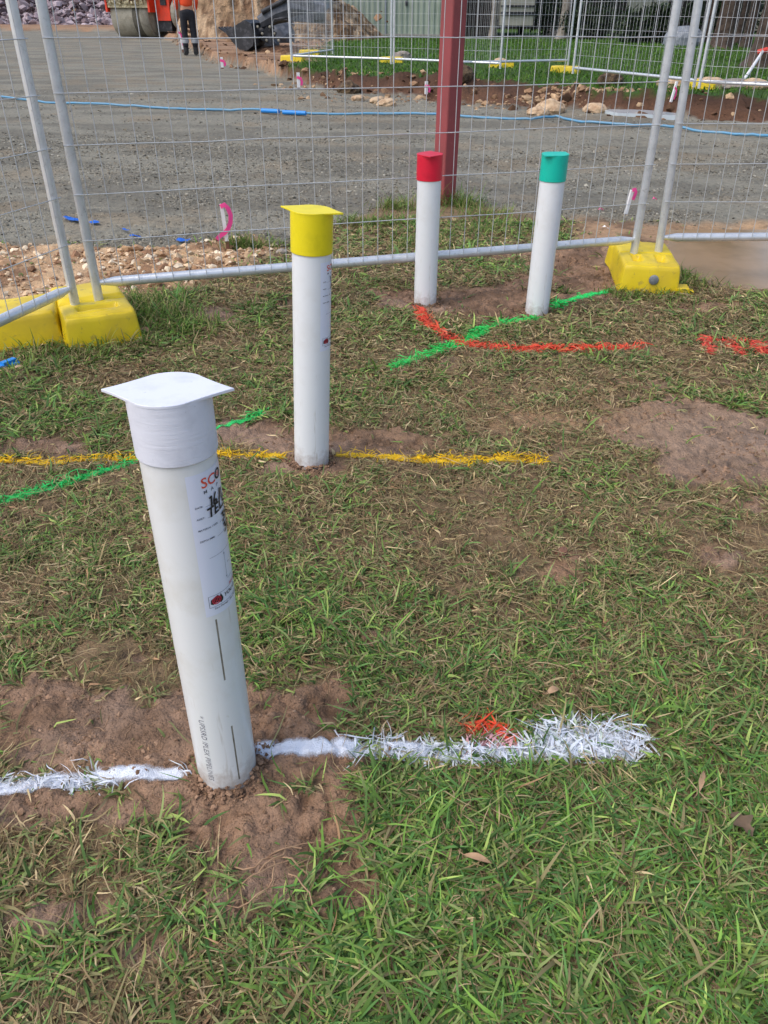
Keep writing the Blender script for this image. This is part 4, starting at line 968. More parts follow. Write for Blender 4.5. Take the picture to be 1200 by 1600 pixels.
# ------------------------------------------------------------------ far fence
FF = 'far fence panels along the lawn'
def Gl(a, b2): return G(a, b2, VZ + .17)
for (a, b2, c, d, lb) in ((455, 87, 611, 92, 'far fence panel at the verge corner, in front of the green shed'), (615, 92, 782, 99, 'far fence panel crossed by the red steel post'), (720, 97.5, 888, 94, 'far fence panel in front of the cream caravan'), (896, 106, 1086, 125, 'far fence panel between the middle and right near posts, turned away'), (1094, 127, 1290, 137, 'far fence panel behind the right near panel')):
    p0 = Gl(a, b2); p1 = Gl(c, d); panel(p0, p1, lb, FF, VZ, near=False)
p0 = Gl(455, 87); p1 = p0 + Vector((.55, 2.3, 0)); panel(p0, p1, 'far fence panel running back beside the grey tank', FF, VZ, near=False)
for (a, b2, rz_, lb) in ((458, 96, 80, 'distant yellow fence foot at the verge corner'), (612, 97, 82, 'distant yellow fence foot beside the grey rock'), (783, 105, 85, 'distant yellow fence foot with a pale stone on it'), (883, 113, 60, 'distant yellow fence foot at the bend of the far fence'), (1090, 137, 70, 'distant yellow fence foot behind the right near posts'), (484, 86, 85, 'distant yellow fence foot showing behind the far rail')):
    p = G(a, b2, VZ); block((p.x, p.y, hz(p.x, p.y) - .02), R(rz_), lb, 1)

for i, (a, b2, r, c, lb) in enumerate(((628, 99, .17, RGy, 'grey rock beside the distant yellow foot'), (781, 108, .11, RT, 'pale stone in front of the far fence foot'), (862, 160, .20, RT, 'large tan limestone lump at the foot of the bank'), (842, 164, .12, RT, 'smaller tan lump left of the large limestone lump'), (932, 160, .12, RT, 'round tan stone in the far bank'), (1110, 148, .15, RT, 'tan stone on the bank right of the near posts'), (1088, 146, .12, RT, 'rough tan stone under the far yellow foot'), (1142, 148, .20, RGy, 'pale flat rock on the right bank top'), (1175, 150, .14, RT, 'low tan rock at the right end of the bank'), (590, 146, .09, RT, 'small pale stone at the road edge'), (605, 149, .10, RT, 'pale stone in the middle of the road edge row'), (560, 143, .08, RT, 'pale stone at the left of the road edge row'), (1045, 146, .13, RT, 'tan lump behind the pink taped stake on the bank'))):
    rock(a, b2, r * (.8 if i in (2, 3) else 1), lb, c, z=.1, seed=10 + i, grp='stones along the far bank', sq=.6 if i != 7 else .35)
for (a, b2, l, hgt, lb) in ((715, 127, .5, .16, 'brown clump of dead turf on the bank right of the steel post'), (545, 122, .6, .12, 'brown clump of dead turf on the bank left of the steel post'), (955, 132, .6, .12, 'heap of turned soil on the bank below the far rail')):
    rock(a, b2, hgt * 1.3, lb, mat('turf_clump', lin(112, 92, 66), .95, noise=(14, lin(66, 50, 36), .4, .6, 6), bump=(20, .8, .05)), z=VZ, seed=int(a) % 37, grp='clumps on the far bank', name='turf_clump', cat='soil clump')
# pale sheet of water at the road edge, right
p0 = G(975, 178, 0); b = MB(); pl = [(940, 176), (975, 174), (1020, 177), (1062, 182), (1058, 185), (1010, 183), (965, 181)]
w_ = [G(a, b2, 0) for a, b2 in pl]; zz = sum(hz(q_.x, q_.y) for q_ in w_) / len(w_) + .012
b.poly([(q_.x, q_.y) for q_ in w_][::-1], zz - .15, zz); o = b.build('road_puddle_water', mat('pale_water', lin(190, 200, 205), .08, spec=.9)); tag(o, 'pale puddle at the foot of the far bank', kind='structure')

# ------------------------------------------------------------------ heaps
M['heap'] = mat('heap_soil', attr='Col', rough=.95, spec=.2, noise=[(4, .62, .45, .62, 8), (14, 1.35, .52, .66, 6), (40, .6, .52, .66, 4)], bump=[(3, .9, .15), (14, .9, .06)])
def heap(cx, cy, rx, ry, hgt, label, cset, seed, z=0., amp=.3, mscale=1.0, name='dirt_heap', cat='dirt heap'):
    n = 130; gx = np.linspace(-1.15, 1.15, n); X, Y = np.meshgrid(gx, gx); X = X.ravel(); Y = Y.ravel()
    r = np.hypot(X, Y); nn = fbm(X, Y, 2.2, 5, seed, .58); h = hgt * np.clip(1.08 - r + (nn - .5) * .28, 0, 2) ** .9 * (1 - .25 * (r < .2))
    h = np.minimum(h, hgt * 1.1) + (fbm(X, Y, 12, 4, seed + 9) - .5) * amp * hgt * (h > 0.01) - .02
    C = mixc(np.tile(np.array(cset[0]), (len(X), 1)), np.array(cset[1]), sst(.38, .6, fbm(X, Y, 9, 4, seed + 3))); C = mixc(C, np.array(cset[2]), sst(.52, .7, fbm(X * 3, Y, 5, 4, seed + 5)))
    ii = (np.arange(n - 1)[:, None] * n + np.arange(n - 1)[None]).ravel(); F = np.stack([ii, ii + 1, ii + n + 1, ii + n], 1)
    F = F[(h[F] > -.015).any(1)]
    o = np_mesh(name, np.stack([X * rx, Y * ry, h], 1), F, M['heap'], C, smooth=True); o.location = (cx, cy, z); tag(o, label, cat, 'heaps behind the road'); return o
p = G(95, 36, 0); heap(p.x, p.y + 3, 14, 5, 5.0, 'purple grey heap of broken rock behind the road', (lin(158, 142, 146), lin(120, 104, 106), lin(176, 162, 166)), 301, z=0, amp=.07)
heap(-4.6, 35, 2.9, 6, 4.2, 'tan heap of excavated earth right of the orange roller', (lin(150, 124, 96), lin(112, 86, 64), lin(178, 152, 122)), 311, z=.15, amp=.10)
heap(-2.2, 31, 2.0, 3, 1.5, 'brown heap of earth with pale rocks behind the bucket', (lin(128, 106, 80), lin(92, 72, 52), lin(176, 154, 126)), 321, z=.15, amp=.12)
p = G(160, 40, 0); heap(p.x, p.y - 6, 1.6, 1.0, 1.1, 'small tan heap left of the roller drum', (lin(214, 180, 140), lin(180, 140, 104), lin(222, 196, 160)), 331, amp=.08)
n = 3600; x = rng.normal(-4.2, 1.1, n).clip(-6.6, 0); y = rng.uniform(29, 33, n); r = rng.gamma(2, .045, n).clip(.03, .35)
V, F, C = stones(x, y, height(x, y, False) + (y - 29) * .30 * rng.random(n), r, pick([lin(176, 148, 118), lin(146, 116, 88), lin(112, 86, 64)], n))
tag(np_mesh('heap_rubble', V, F, M['stone'], C), 'tumbled tan rocks at the foot of the earth heaps', 'rubble', kind='stuff')
n = 9000; x = rng.uniform(-34, -15, n); y = rng.uniform(52, 60, n); r = rng.gamma(1.6, .065, n).clip(.04, .7)
V, F, C = stones(x, y, (y - 52) * .45 * rng.random(n), r, pick([lin(150, 134, 138), lin(118, 102, 105), lin(168, 154, 157)], n))
tag(np_mesh('rock_rubble', V, F, M['stone'], C), 'broken purple grey rock on the far left heap', 'rubble', kind='stuff')

# ------------------------------------------------------------------ road roller
p = G(218, 60, 0); RZ = R(-16)
e = empty('road_roller', (p.x + .0, p.y + .5, 0), RZ, 'orange road roller with muddy steel drum, cut off by the top edge', 'road roller')
dr_ = MB().lathe([(0, -1.06), (.60, -1.06), (.62, -1.00), (.70, -1.00), (.72, -1.05), (.75, -1.05), (.75, .15)], 64, (0, 0, .75), 'X', 0).lathe([(.75, .15), (.751, .55)], 64, (0, 0, .75), 'X', 1).lathe([(.75, .55), (.75, 1.05), (.72, 1.05), (.70, 1.00), (.62, 1.00), (.60, 1.06), (0, 1.06)], 64, (0, 0, .75), 'X', 0).build('drum', [M['drum_mud'], M['drum_dark']], e)
b = MB(); b.box((0, -.72, 1.09), (2.2, .16, .05)); b.box((0, -.76, 1.20), (2.2, .05, .22))
for i in range(60): b.box((random.uniform(-1, 1), -.80 + random.uniform(-.05, .05), 1.18 + random.uniform(0, .14)), (random.uniform(.05, .2), .1, random.uniform(.04, .12)), Matrix.Rotation(random.uniform(0, 3), 3, 'Z'))
b.build('scraper_bar', M['drum_crust'], e)
b = MB(); b.box((0, -.85, 1.52), (2.44, .18, .34)); b.box((0, .95, 1.10), (2.44, .20, .45))
for s_ in (-1, 1): b.box((s_ * 1.17, .05, 1.12), (.10, 1.75, .42)); b.box((s_ * 1.17, .05, .80), (.10, .6, .5))
b.box((0, -.1, 1.72), (2.3, 1.5, .08)); b.build('drum_frame', M['orange_paint'], e)
b = MB(); b.box((.25, 1.7, 1.0), (.8, 1.4, .6)); b.box((.3, 3.2, 1.35), (1.5, 2.4, .9)); b.box((.95, 1.9, .85), (.35, .9, .75)); b.build('chassis', M['orange_paint'], e)
b = MB(); b.box((1.12, 1.9, 1.0), (.04, .45, .3)); b.build('step_recess', M['black_metal'], e); MB().box((.3, 1.35, .7), (.5, .5, .35)).build('articulation_joint', M['black_metal'], e)
b = MB(); b.box((.3, 2.1, 2.25), (1.4, 1.3, 1.2), taper=.92); b.build('cab_window', M['glass_dark'], e)
b = MB(); b.box((.3, 2.1, 2.9), (1.6, 1.5, .1))
for sx_ in (-.68, .68):
    for sy in (-.62, .62): b.tube([(.3 + sx_, 2.1 + sy, 1.6), (.3 + sx_ * .93, 2.1 + sy * .93, 2.9)], .05, 8)
b.build('cab_frame', M['orange_paint'], e)
for s_ in (-1, 1):
    t = MB().lathe([(.38, -.25), (.62, -.26), (.72, -.20), (.75, -.1), (.75, .1), (.72, .2), (.62, .26), (.38, .25)], 40, (.3 + s_ * .95, 3.3, .75), 'X').build('wheel', M['black_rubber'], e)
    MB().lathe([(0, -.14), (.34, -.14), (.385, -.22), (.385, .22), (.34, .14), (0, .14)], 32, (.3 + s_ * .95, 3.3, .75), 'X').build('rim', M['drum_mud'], t)
e2 = MB(); e2.tube([(1.26, .0, .75), (1.18, .0, .75)], .28, 24); e2.build('drum_hub', M['drum_mud'], e)

b = MB(); b.box((1.62, .25, 1.30), (.75, 1.3, 1.35)); b.box((1.45, -.42, 1.9), (.5, .3, .6)); b.build('side_frame', M['orange_paint'], e)
MB().box((1.70, -.42, 1.32), (.30, .06, .34)).build('side_recess', M['black_metal'], e)
MB().lathe([(0, -.05), (.52, -.05), (.56, .0), (.56, .3), (0, .3)], 40, (2.08, .1, .86), 'X').build('side_disc', M['drum_mud'], e)
MB().box((1.62, .1, .45), (.7, .9, .4)).build('belly_pan', M['black_metal'], e)
e.scale = (.78, 1, .95)
# ------------------------------------------------------------------ excavator bucket and arm
p = G(402, 80, VZ); e = empty('excavator_arm', (p.x, p.y, VZ), R(10), 'black excavator bucket and grey dipper arm resting on the tan dirt', 'excavator arm')
b = MB(); prof = [(-.42, .62), (-.30, .30), (-.20, .10), (0, .0), (.22, .05), (.36, .25), (.38, .55), (.25, .68)]; pin = [(x_ * .9, z_ * .9 + .05) for x_, z_ in prof]; k = len(prof)
vs = [(x_, s_ * .38, z_) for s_ in (-1, 1) for x_, z_ in prof] + [(x_, s_ * .36, z_) for s_ in (-1, 1) for x_, z_ in pin]
fs = [(i, i + 1, k + i + 1, k + i) for i in range(k - 1)] + [(2 * k + i, 3 * k + i, 3 * k + i + 1, 2 * k + i + 1) for i in range(k - 1)] + [tuple(range(k)), tuple(range(2 * k - 1, k - 1, -1))]
b.add(vs, fs)
for i in range(5): b.box((-.50, -.32 + i * .16, .70), (.22, .05, .04), Matrix.Rotation(R(50), 3, 'Y'))
o = b.build('bucket', M['black_metal'], e); o.rotation_euler = (0, R(-20), R(-25)); o.location = (-.10, 0, .02); o.scale = (.82, .9, .82)
b = MB(); b.tube([(.1, 0, .55), (.45, 0, .72), (.8, .05, .82), (1.6, .1, .74)], [.13, .2, .24, .20], 8, smooth=False); b.box((.95, .05, .80), (.75, .36, .42), Matrix.Rotation(R(4), 3, 'Y')); b.build('dipper_arm', M['grey_rubber'], e)
b = MB(); b.tube([(.15, -.14, .75), (.75, -.16, 1.02)], .05, 8); b.tube([(.0, 0, .35), (.4, 0, .50)], .07, 8); b.tube([(.30, -.2, .4), (.42, -.26, .62), (.70, -.28, .66), (.85, -.28, .5)], .025, 6); b.box((.28, 0, .30), (.26, .3, .30), Matrix.Rotation(R(30), 3, 'Y')); b.build('linkage', M['black_metal'], e)
for i in range(7): MB().lathe([(0, -.03), (.03, -.03), (.03, .03), (0, .03)], 10, (-.05 + .09 * i, -.24 + .03 * (i % 2), .22 + .13 * ((i * 2) % 3)), 'Y').build('pin', M['drum_mud'], e)
heap(p.x + .55, p.y + .1, .95, .5, .16, 'low mound of wet brown soil under the bucket', (lin(112, 84, 64), lin(92, 68, 52), lin(130, 100, 78)), 341, z=VZ - .01, amp=.1, name='soil_mound', cat='soil')

rock(434, 66, .42, 'crumpled grey rubber sheet heaped beside the excavator arm', M['grey_rubber'], z=VZ, seed=41, sq=.9, name='rubber_sheet', cat='rubber sheet')
rock(418, 74, .24, 'small black crumpled sheet in front of the grey rubber sheet', M['black_metal'], z=VZ, seed=43, sq=.8, name='rubber_sheet', cat='rubber sheet')
# ------------------------------------------------------------------ person in dark trousers
def skin(name, verts, edges, radii, m, parent, root=0, sub=1):
    me = bpy.data.meshes.new(name); me.from_pydata(verts, edges, []); me.materials.append(m)
    o = bpy.data.objects.new(name, me); COL.objects.link(o); o.parent = parent
    md = o.modifiers.new('Skin', 'SKIN'); md.use_smooth_shade = True
    sv = me.skin_vertices[0].data
    for i, r in enumerate(radii): sv[i].radius = (r if isinstance(r, tuple) else (r, r)); sv[i].use_root = (i == root)
    o.modifiers.new('Sub', 'SUBSURF').levels = sub; o.modifiers['Sub'].render_levels = sub
    return o
p = G(298, 74, VZ); pe = empty('person', (p.x, p.y, hz(p.x, p.y) + .01), R(200), 'person in orange shirt and dark trousers with grey bands, beside the roller', 'person')
skm = simple('skin', lin(190, 140, 112), .55); tro = simple('dark_trousers', (.010, .011, .016), .85, noise=(12, (.022, .023, .03), .5, .7, 4)); shr = simple('orange_shirt', lin(235, 80, 35), .8); band = simple('reflective_band', (.34, .35, .36), .4)
V_ = [(0, 0, .95), (0, 0, 1.12), (0, 0, 1.32), (0, 0, 1.46), (0, .01, 1.54), (0, .01, 1.62), (0, 0, 1.72), (0, 0, 1.78)]; E_ = [(i, i + 1) for i in range(7)]; R_ = [(.15, .11), (.13, .10), (.16, .11), (.12, .09), .055, .075, .095, .05]
for s_ in (-1, 1):
    o0_ = len(V_); V_ += [(s_ * .17, 0, 1.43), (s_ * .24, .02, 1.14), (s_ * .22, -.14, .92), (s_ * .215, -.17, .86)]; R_ += [.062, .045, .033, (.040, .020)]; E_ += [(3, o0_), (o0_, o0_ + 1), (o0_ + 1, o0_ + 2), (o0_ + 2, o0_ + 3)]
    for k, (dx, dy, l_) in enumerate(((-.030, -.02, .06), (-.012, -.035, .075), (.004, -.037, .08), (.020, -.033, .072), (.034, -.022, .055))):
        i0 = len(V_); V_ += [(s_ * .215 + dx, -.18 + dy * .4, .82), (s_ * .215 + dx * 1.1, -.18 + dy, .82 - l_)]; R_ += [.010, .008]; E_ += [(o0_ + 3, i0), (i0, i0 + 1)]
    o1_ = len(V_); V_ += [(s_ * .10, 0, .86), (s_ * .11, -.01, .50), (s_ * .12, .01, .10), (s_ * .125, -.11, .05)]; R_ += [.085, .055, .038, .032]; E_ += [(0, o1_), (o1_, o1_ + 1), (o1_ + 1, o1_ + 2), (o1_ + 2, o1_ + 3)]
skin('body', V_, E_, R_, skm, pe, 0, 2)
V_ = [(0, 0, 1.02), (0, 0, .93)]; E_ = [(0, 1)]; R_ = [(.165, .125), (.165, .13)]
for s_ in (-1, 1): o1_ = len(V_); V_ += [(s_ * .095, 0, .82), (s_ * .11, -.01, .50), (s_ * .12, .01, .14)]; R_ += [.105, .085, .075]; E_ += [(1, o1_), (o1_, o1_ + 1), (o1_ + 1, o1_ + 2)]
skin('trousers', V_, E_, R_, tro, pe, 1, 2)
b = MB()
for s_ in (-1, 1): b.lathe([(.088, .26), (.090, .27), (.090, .33), (.088, .34)], 20, (s_ * .116, 0, 0))
b.build('reflective_bands', band, pe)
V_ = [(0, 0, .98), (0, 0, 1.15), (0, 0, 1.34), (0, 0, 1.47)]; E_ = [(0, 1), (1, 2), (2, 3)]; R_ = [(.18, .14), (.165, .13), (.19, .135), (.10, .08)]
for s_ in (-1, 1): o1_ = len(V_); V_ += [(s_ * .18, 0, 1.42), (s_ * .245, .02, 1.14), (s_ * .225, -.12, .96)]; R_ += [.078, .062, .050]; E_ += [(3, o1_), (o1_, o1_ + 1), (o1_ + 1, o1_ + 2)]
skin('shirt', V_, E_, R_, shr, pe, 0, 2)
for s_ in (-1, 1):
    b = MB(); b.tube([(s_ * .12, .07, .055), (s_ * .125, -.02, .06), (s_ * .13, -.12, .045), (s_ * .13, -.20, .035)], [.05, .058, .052, .035], 12); b.tube([(s_ * .12, .01, .05), (s_ * .12, .01, .17)], .062, 12); b.build('boot', M['black_rubber'], pe)
b = MB().lathe([(.15, 1.745), (.118, 1.75), (.115, 1.80), (.09, 1.86), (.04, 1.89), (0, 1.895)], 24); b.build('helmet', M['white_paint'], pe)
for s_ in (-1, 1): MB().lathe([(0, -.008), (.010, -.004), (.012, .004)], 10, (s_ * .033, -.088, 1.70), 'Y').build('eye', M['black_rubber'], pe)
MB().box((0, -.094, 1.62), (.045, .012, .010)).build('mouth', M['maroon_ink'], pe)
MB().tube([(0, -.085, 1.69), (0, -.112, 1.655)], [.010, .016], 8).build('nose', skm, pe)

# ------------------------------------------------------------------ shed, tank, caravan, house
def corr(name, L_, h, pitch, depth, m, parent, loc, rz):
    n = int(L_ / pitch) * 8; xs_ = [L_ * i / n for i in range(n + 1)]
    def dd(x_): t = (x_ / pitch) % 1; return depth * (1 if .1 < t < .4 else (-1 if .6 < t < .9 else (math.sin(t * 2 * math.pi))))
    vs = [(x_, dd(x_), z_) for z_ in (0, h) for x_ in xs_]; b = MB(); b.add(vs, [(i, i + 1, n + 2 + i, n + 1 + i) for i in range(n)])
    o = b.build(name, m, parent, loc); o.rotation_euler = (0, 0, rz); return o
shm = mat('shed_cladding', lin(150, 162, 146), .5, noise=(1.5, lin(134, 146, 130), .4, .7, 4)); tkm = mat('grey_cladding', lin(140, 148, 158), .45, .2, noise=(2, lin(112, 120, 132), .4, .7, 4)); dk = simple('dark_timber', (.018, .013, .011), .8, noise=(5, (.05, .035, .03), .45, .7, 5))
a = G(503, 55, VZ); b1 = G(716, 57, VZ); d = b1 - a; d.z = 0; L_ = d.length; ang = math.atan2(d.y, d.x)
e = empty('green_shed', (a.x, a.y, VZ), ang, 'pale green ribbed metal shed standing on the far lawn', 'shed')
corr('front_wall', L_, 2.5, .20, .018, shm, e, (0, 0, .0), 0); corr('side_wall', 4.0, 2.5, .20, .018, shm, e, (0, .03, 0), R(90)); corr('side_wall', 4.0, 2.5, .20, .018, shm, e, (L_, .03, 0), R(90))
MB().box((L_ / 2, 2.0, 2.56), (L_ + .4, 4.5, .1)).build('roof', tkm, e); MB().box((L_ / 2, -.06, .03), (L_, .1, .06)).build('base_strip', simple('concrete', lin(150, 146, 140), .9), e)
hp = onplane(636, 10, a.y) ; b = MB(); b.box((L_ * .62, -.035, 1.02), (.10, .03, .16)); b.box((L_ * .62, -.06, 1.02), (.03, .05, .10)); b.build('door_latch', M['black_metal'], e)
MB().box((L_ * .47, -.028, 1.25), (.05, .02, 2.4)).build('door_edge', tkm, e)
a = G(462, 60, VZ); b1 = G(502, 62, VZ); e = empty('grey_tank', (a.x, a.y, VZ), math.atan2((b1 - a).y, (b1 - a).x), 'grey ribbed metal water tank left of the green shed', 'tank')
rr_ = (b1 - a).length / 2; b = MB(); n = 96; zz_ = [0.0 + .05 * i for i in range(45)]
b.lathe([(rr_ + .012 * math.sin(i * math.pi / 2), z_) for i, z_ in enumerate(zz_)], 48, (rr_, 0, 0)); b.build('tank_wall', tkm, e)
MB().lathe([(rr_ + .05, 2.2), (rr_ * .5, 2.36), (0, 2.42)], 48, (rr_, 0, 0)).build('tank_roof', tkm, e)
for q_ in (.25, .7): MB().box((2 * rr_ * q_, -rr_ * (.93 if q_ > .5 else .9), 1.05), (.07, .05, 2.1)).build('down_pipe', simple('pale_pipe', lin(176, 184, 196), .5), e)
# caravan
cvm = mat('cream_caravan', lin(176, 172, 156), .5, noise=(1, lin(160, 156, 140), .4, .7, 4))
a = G(779, 57, VZ); b1 = G(828, 57, VZ); L_ = (b1 - a).length; sc_ = L_
e = empty('caravan', (a.x, a.y, VZ), 0, 'cream caravan with two dark stripes parked beyond the lawn', 'caravan')
b = MB(); b.box((L_ / 2, 3, 1.5), (L_, 6, 2.3)); b.build('body', cvm, e); b = MB(); b.box((L_ / 2, -.03, .72), (L_ * .98, .05, .11)); b.box((L_ / 2, -.03, .95), (L_ * .98, .05, .06)); b.build('stripe', M['black_metal'], e)
for s_ in (0, 1): MB().lathe([(0, -.09), (.30, -.09), (.33, 0), (.30, .09), (0, .09)], 24, (L_ * s_ + (.05 if s_ == 0 else -.05), 2.6, .33), 'X').build('wheel', M['black_rubber'], e)
# house
a = G(830, 50, VZ); Yh = a.y + 7
e = empty('house', (1.0, Yh, VZ), 0, 'dark house behind the lawn with beige wall panels', 'house')
MB().box((12, 3, 1.6), (26, 6, 3.2)).build('wall', dk, e); MB().box((12, 2.5, 3.3), (28, 9, .2)).build('roof', tkm, e)
bgm = mat('beige_wall', lin(164, 160, 142), .8, noise=(1, lin(146, 140, 122), .4, .7, 4))
def onh(px, py, Yq): return onplane(px, py, Yq)
l0 = onh(977, 30, Yh - .1); l1 = onh(1040, 30, Yh - .1); MB().box(((l0.x + l1.x) / 2 - 1.0, -.05, 1.6), (l1.x - l0.x, .12, 3.0)).build('beige_panel', bgm, e)
l0 = onh(1165, 30, Yh - .1); l1 = onh(1185, 30, Yh - .1); o = MB().box(((l0.x + l1.x) / 2 - 1.0, -.3, .95), (l1.x - l0.x, .5, 1.9)).build('meter_cabinet', bgm, e); MB().box(((l0.x + l1.x) / 2 - 1.0, -.57, 1.0), ((l1.x - l0.x) * .7, .03, .35)).build('cabinet_window', M['black_metal'], o)
# timber screen left of caravan
a = G(722, 57, VZ); b1 = G(780, 58, VZ)
b = MB(); k_ = 14
for i in range(k_): q_ = a.lerp(b1, (i + .5) / k_); b.box((q_.x - a.x, random.uniform(-.02, .02), 1.1), ((b1 - a).length / k_ * .86, .03, 2.2))
b.box(((b1 - a).length / 2, .1, .5), ((b1 - a).length, .06, .1)); b.box(((b1 - a).length / 2, .1, 1.7), ((b1 - a).length, .06, .1))
o = b.build('timber_screen', dk, loc=(a.x, a.y + .4, VZ)); tag(o, 'dark brown paling screen between steel post and caravan', 'fence')
# grey covered heap
rock(1066, 72, .42, 'grey tarpaulin covered lump between the right near posts', mat('grey_tarp', lin(128, 134, 142), .6, noise=(6, lin(98, 104, 112), .4, .7, 4), bump=(6, .5, .05)), z=VZ, seed=31, sq=.8, name='covered_lump', cat='tarpaulin')
rock(862, 56, .22, 'pale rounded stone at the foot of the dark trees', RGy, z=VZ, seed=33, sq=.9)

# ------------------------------------------------------------------ trees, shrubs
bark = mat('bark', lin(84, 70, 60), .95, noise=[(5, lin(52, 42, 36), .4, .65, 6), (16, lin(110, 96, 84), .6, .75, 4)], bump=(9, .8, .06))
leafm = mat('dark_leaves', attr='Col', rough=.6, spec=.3, trans=.2)
def leaves(c, rad, n, sz, cset):
    d = rng.normal(0, 1, (n, 3)); d /= np.linalg.norm(d, axis=1)[:, None]; P_ = d * (rng.random(n) ** .45)[:, None] * np.array(rad)
    k = fbm(P_[:, 0] * 2 + P_[:, 2], P_[:, 1] * 2, 1.2, 2, int(n) % 97); P_ = P_[k > .40]; n = len(P_); P_ = P_ + np.array(c)
    a = rng.normal(0, 1, (n, 3)); a /= np.linalg.norm(a, axis=1)[:, None]; b = np.cross(a, rng.normal(0, 1, (n, 3))); b /= np.linalg.norm(b, axis=1)[:, None]; s = sz * rng.uniform(.6, 1.3, (n, 1))
    V = np.stack([P_ - a * s, P_ + b * s * .35, P_ + a * s, P_ - b * s * .35], 1); F = np.arange(n * 4).reshape(n, 4)
    return V, F, np.repeat(pick(cset, n, .25)[:, None], 4, 1)
dG = [lin(40, 54, 32), lin(30, 42, 26), lin(52, 68, 38)]
def tree(px, py, r, label, lean=0, h=3.2, shade_crown=1.8, c=bark):
    p = G(px, py, VZ); e = empty('tree', (p.x, p.y, VZ), 0, label, 'tree', 'trees beyond the lawn')
    b = MB(); q_ = [(lean * t * h + .04 * math.sin(t * 7), .03 * math.cos(t * 9), t * h - .05) for t in (0, .02, .05, .12, .3, .5, .75, 1)]
    b.tube(q_, [r * 1.7, r * 1.45, r * 1.2, r * 1.05, r, r * .92, r * .8, r * .6], 14)
    for k in range(4): a_ = k * 1.6 + px; b.tube([(lean * h * .8, 0, h * (.75 + .05 * k)), (lean * h + math.cos(a_) * .7, math.sin(a_) * .7, h * 1.05), (lean * h + math.cos(a_) * 1.4, math.sin(a_) * 1.4, h * 1.25)], [r * .4, r * .3, r * .12], 7)
    b.build('trunk', c, e)
    V, F, C = join([leaves((lean * h, 0, h * 1.35), (shade_crown, shade_crown, shade_crown * .6), 1400, .14, dG)]); np_mesh('shade_crown', V, F, leafm, C, parent=e)  # unseen leaf crown above the view, added to darken the area beneath
pale = mat('pale_bark', lin(150, 142, 130), .9, noise=(4, lin(110, 100, 90), .4, .65, 6), bump=(9, .6, .04))
tree(768, 60, .10, 'thin grey trunk standing left of the cream caravan', c=pale)
tree(877, 61, .16, 'pale barked tree just left of the far fence bend', .03, c=pale)
for i, (a, b2, r, lb) in enumerate(((1118, 72, .14, 'first brown tree trunk right of the near posts'), (1128, 76, .20, 'wide brown trunk, second right of the near posts'), (1150, 70, .10, 'slender dark trunk left of the beige meter cabinet'), (1164, 74, .13, 'slim trunk just left of the beige meter cabinet'), (1192, 104, .26, 'large rough trunk at the right edge with a red tied strut'), (1098, 66, .10, 'thin dark trunk half behind the far fence posts'))):
    tree(a, b2, r, lb, (.04, -.03, .02, 0, .01, .05)[i], shade_crown=2.0)
def shrub(px, py, rad, n, label, sz=.09, zc=.45, cs=dG):
    p = G(px, py, VZ); e = empty('shrub', (p.x, p.y, VZ), 0, label, 'shrub', 'dark shrubs beyond the lawn')
    V, F, C = join([leaves((0, 0, zc), rad, n, sz, cs)]); np_mesh('foliage', V, F, leafm, C, parent=e)
    b = MB()
    for k in range(5): a_ = k * 1.3; b.tube([(0, 0, 0), (math.cos(a_) * rad[0] * .3, math.sin(a_) * rad[1] * .3, zc * .9)], .02, 5)
    b.build('stem', bark, e)
shrub(905, 62, (.7, .6, .6), 1100, 'dark shrub right of the far fence bend'); shrub(935, 62, (.7, .6, .55), 1100, 'dark shrub left of the beige wall')
shrub(990, 68, (.65, .5, .50), 1200, 'dark green shrub under the left of the beige wall'); shrub(1020, 68, (.7, .5, .62), 1300, 'spiky dark shrub under the right of the beige wall', .16)
shrub(1045, 66, (.5, .5, .6), 1000, 'dark shrub left of the grey covered lump'); shrub(850, 56, (.8, .6, .9), 1100, 'tall dark shrub right of the caravan', zc=.8); shrub(920, 54, (1.6, .6, 1.3), 1800, 'big dark shrub mass before the house', .12, 1.1)
shrub(1140, 62, (1.8, .6, 1.0), 1800, 'dark shrub mass behind the brown trunks', .12, .9); shrub(440, 40, (1.2, 1, 1.2), 900, 'green shrub on the skyline behind the earth heap', .12, 1.3)
shrub(448, 50, (.45, .4, .3), 500, 'low green weed left of the grey tank', .08, .25, [lin(90, 130, 50), lin(70, 110, 44)])
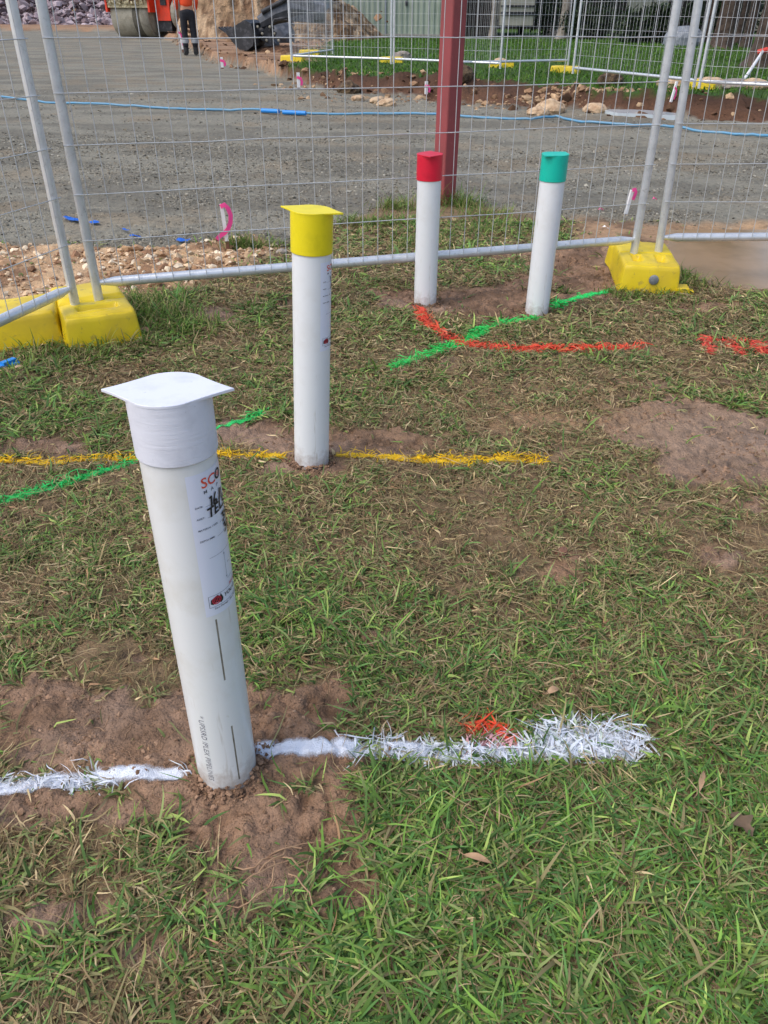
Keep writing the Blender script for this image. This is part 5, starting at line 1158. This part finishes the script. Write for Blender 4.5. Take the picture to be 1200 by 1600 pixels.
# strut on the right trunk
p = G(1163, 124, VZ); q_ = onplane(1192, 80, G(1192, 104, VZ).y - .3); b = MB(); b.tube([(0, 0, 0), tuple(q_ - p)], .025, 8); o = b.build('timber_strut', M['white_paint'], loc=p); tag(o, 'pale strut leaning on the large right trunk', 'strut')
b = MB(); b.tube([(-.12, 0, 0), (0, -.05, .04), (.14, 0, .01)], .045, 8); o = b.build('red_strap', simple('red_tape', lin(200, 70, 60), .6), loc=q_ + Vector((.02, -.03, -.02))); tag(o, 'red strap tied round the large right trunk', 'strap')
# pink litter near the right stake
for (a, b2, lb, m_, s_) in ((938, 331, 'pink tape scrap lying on the mud behind the teal cap', 'pink_tape', .022), (945, 358, 'white crumpled scrap on the mud behind the fence', 'white_paint', .020), (1022, 312, 'loose pink tape end between the two right posts', 'pink_tape', .018)):
    p = G(a, b2, 0); z_ = hz(p.x, p.y)
    o = ribbon([(-s_, 0, .004), (-s_ * .3, .004, .012), (s_ * .4, -.004, .010), (s_, 0, .003)], .012, 1.4).build('tape_scrap', M[m_], loc=(p.x, p.y, z_ + .003)); o.rotation_euler = (.3, .2, random.uniform(0, 1)); tag(o, lb, 'litter')
# distant backdrop: wooded rise
n = 80; gx = np.linspace(-170, 170, n * 2); gy = np.linspace(75, 130, 30); X, Y = np.meshgrid(gx, gy); X = X.ravel(); Y = Y.ravel()
H_ = sst(72, 110, Y) * (9 + 5 * fbm(X, Y, .04, 4, 401)) * (.5 + .5 * sst(-60, 0, X)) + (fbm(X, Y, .3, 4, 402) - .5) * 2 - .5
C = mixc(np.tile(np.array(lin(84, 88, 58)), (len(X), 1)), np.array(lin(120, 106, 80)), sst(.4, .6, fbm(X, Y, .12, 4, 403)))
ii = (np.arange(29)[:, None] * n * 2 + np.arange(n * 2 - 1)[None]).ravel(); F = np.stack([ii, ii + 1, ii + n * 2 + 1, ii + n * 2], 1)
tag(np_mesh('hills', np.stack([X, Y, H_], 1), F, M['stone'], C, smooth=True), 'low scrubby rise behind the site', kind='structure')
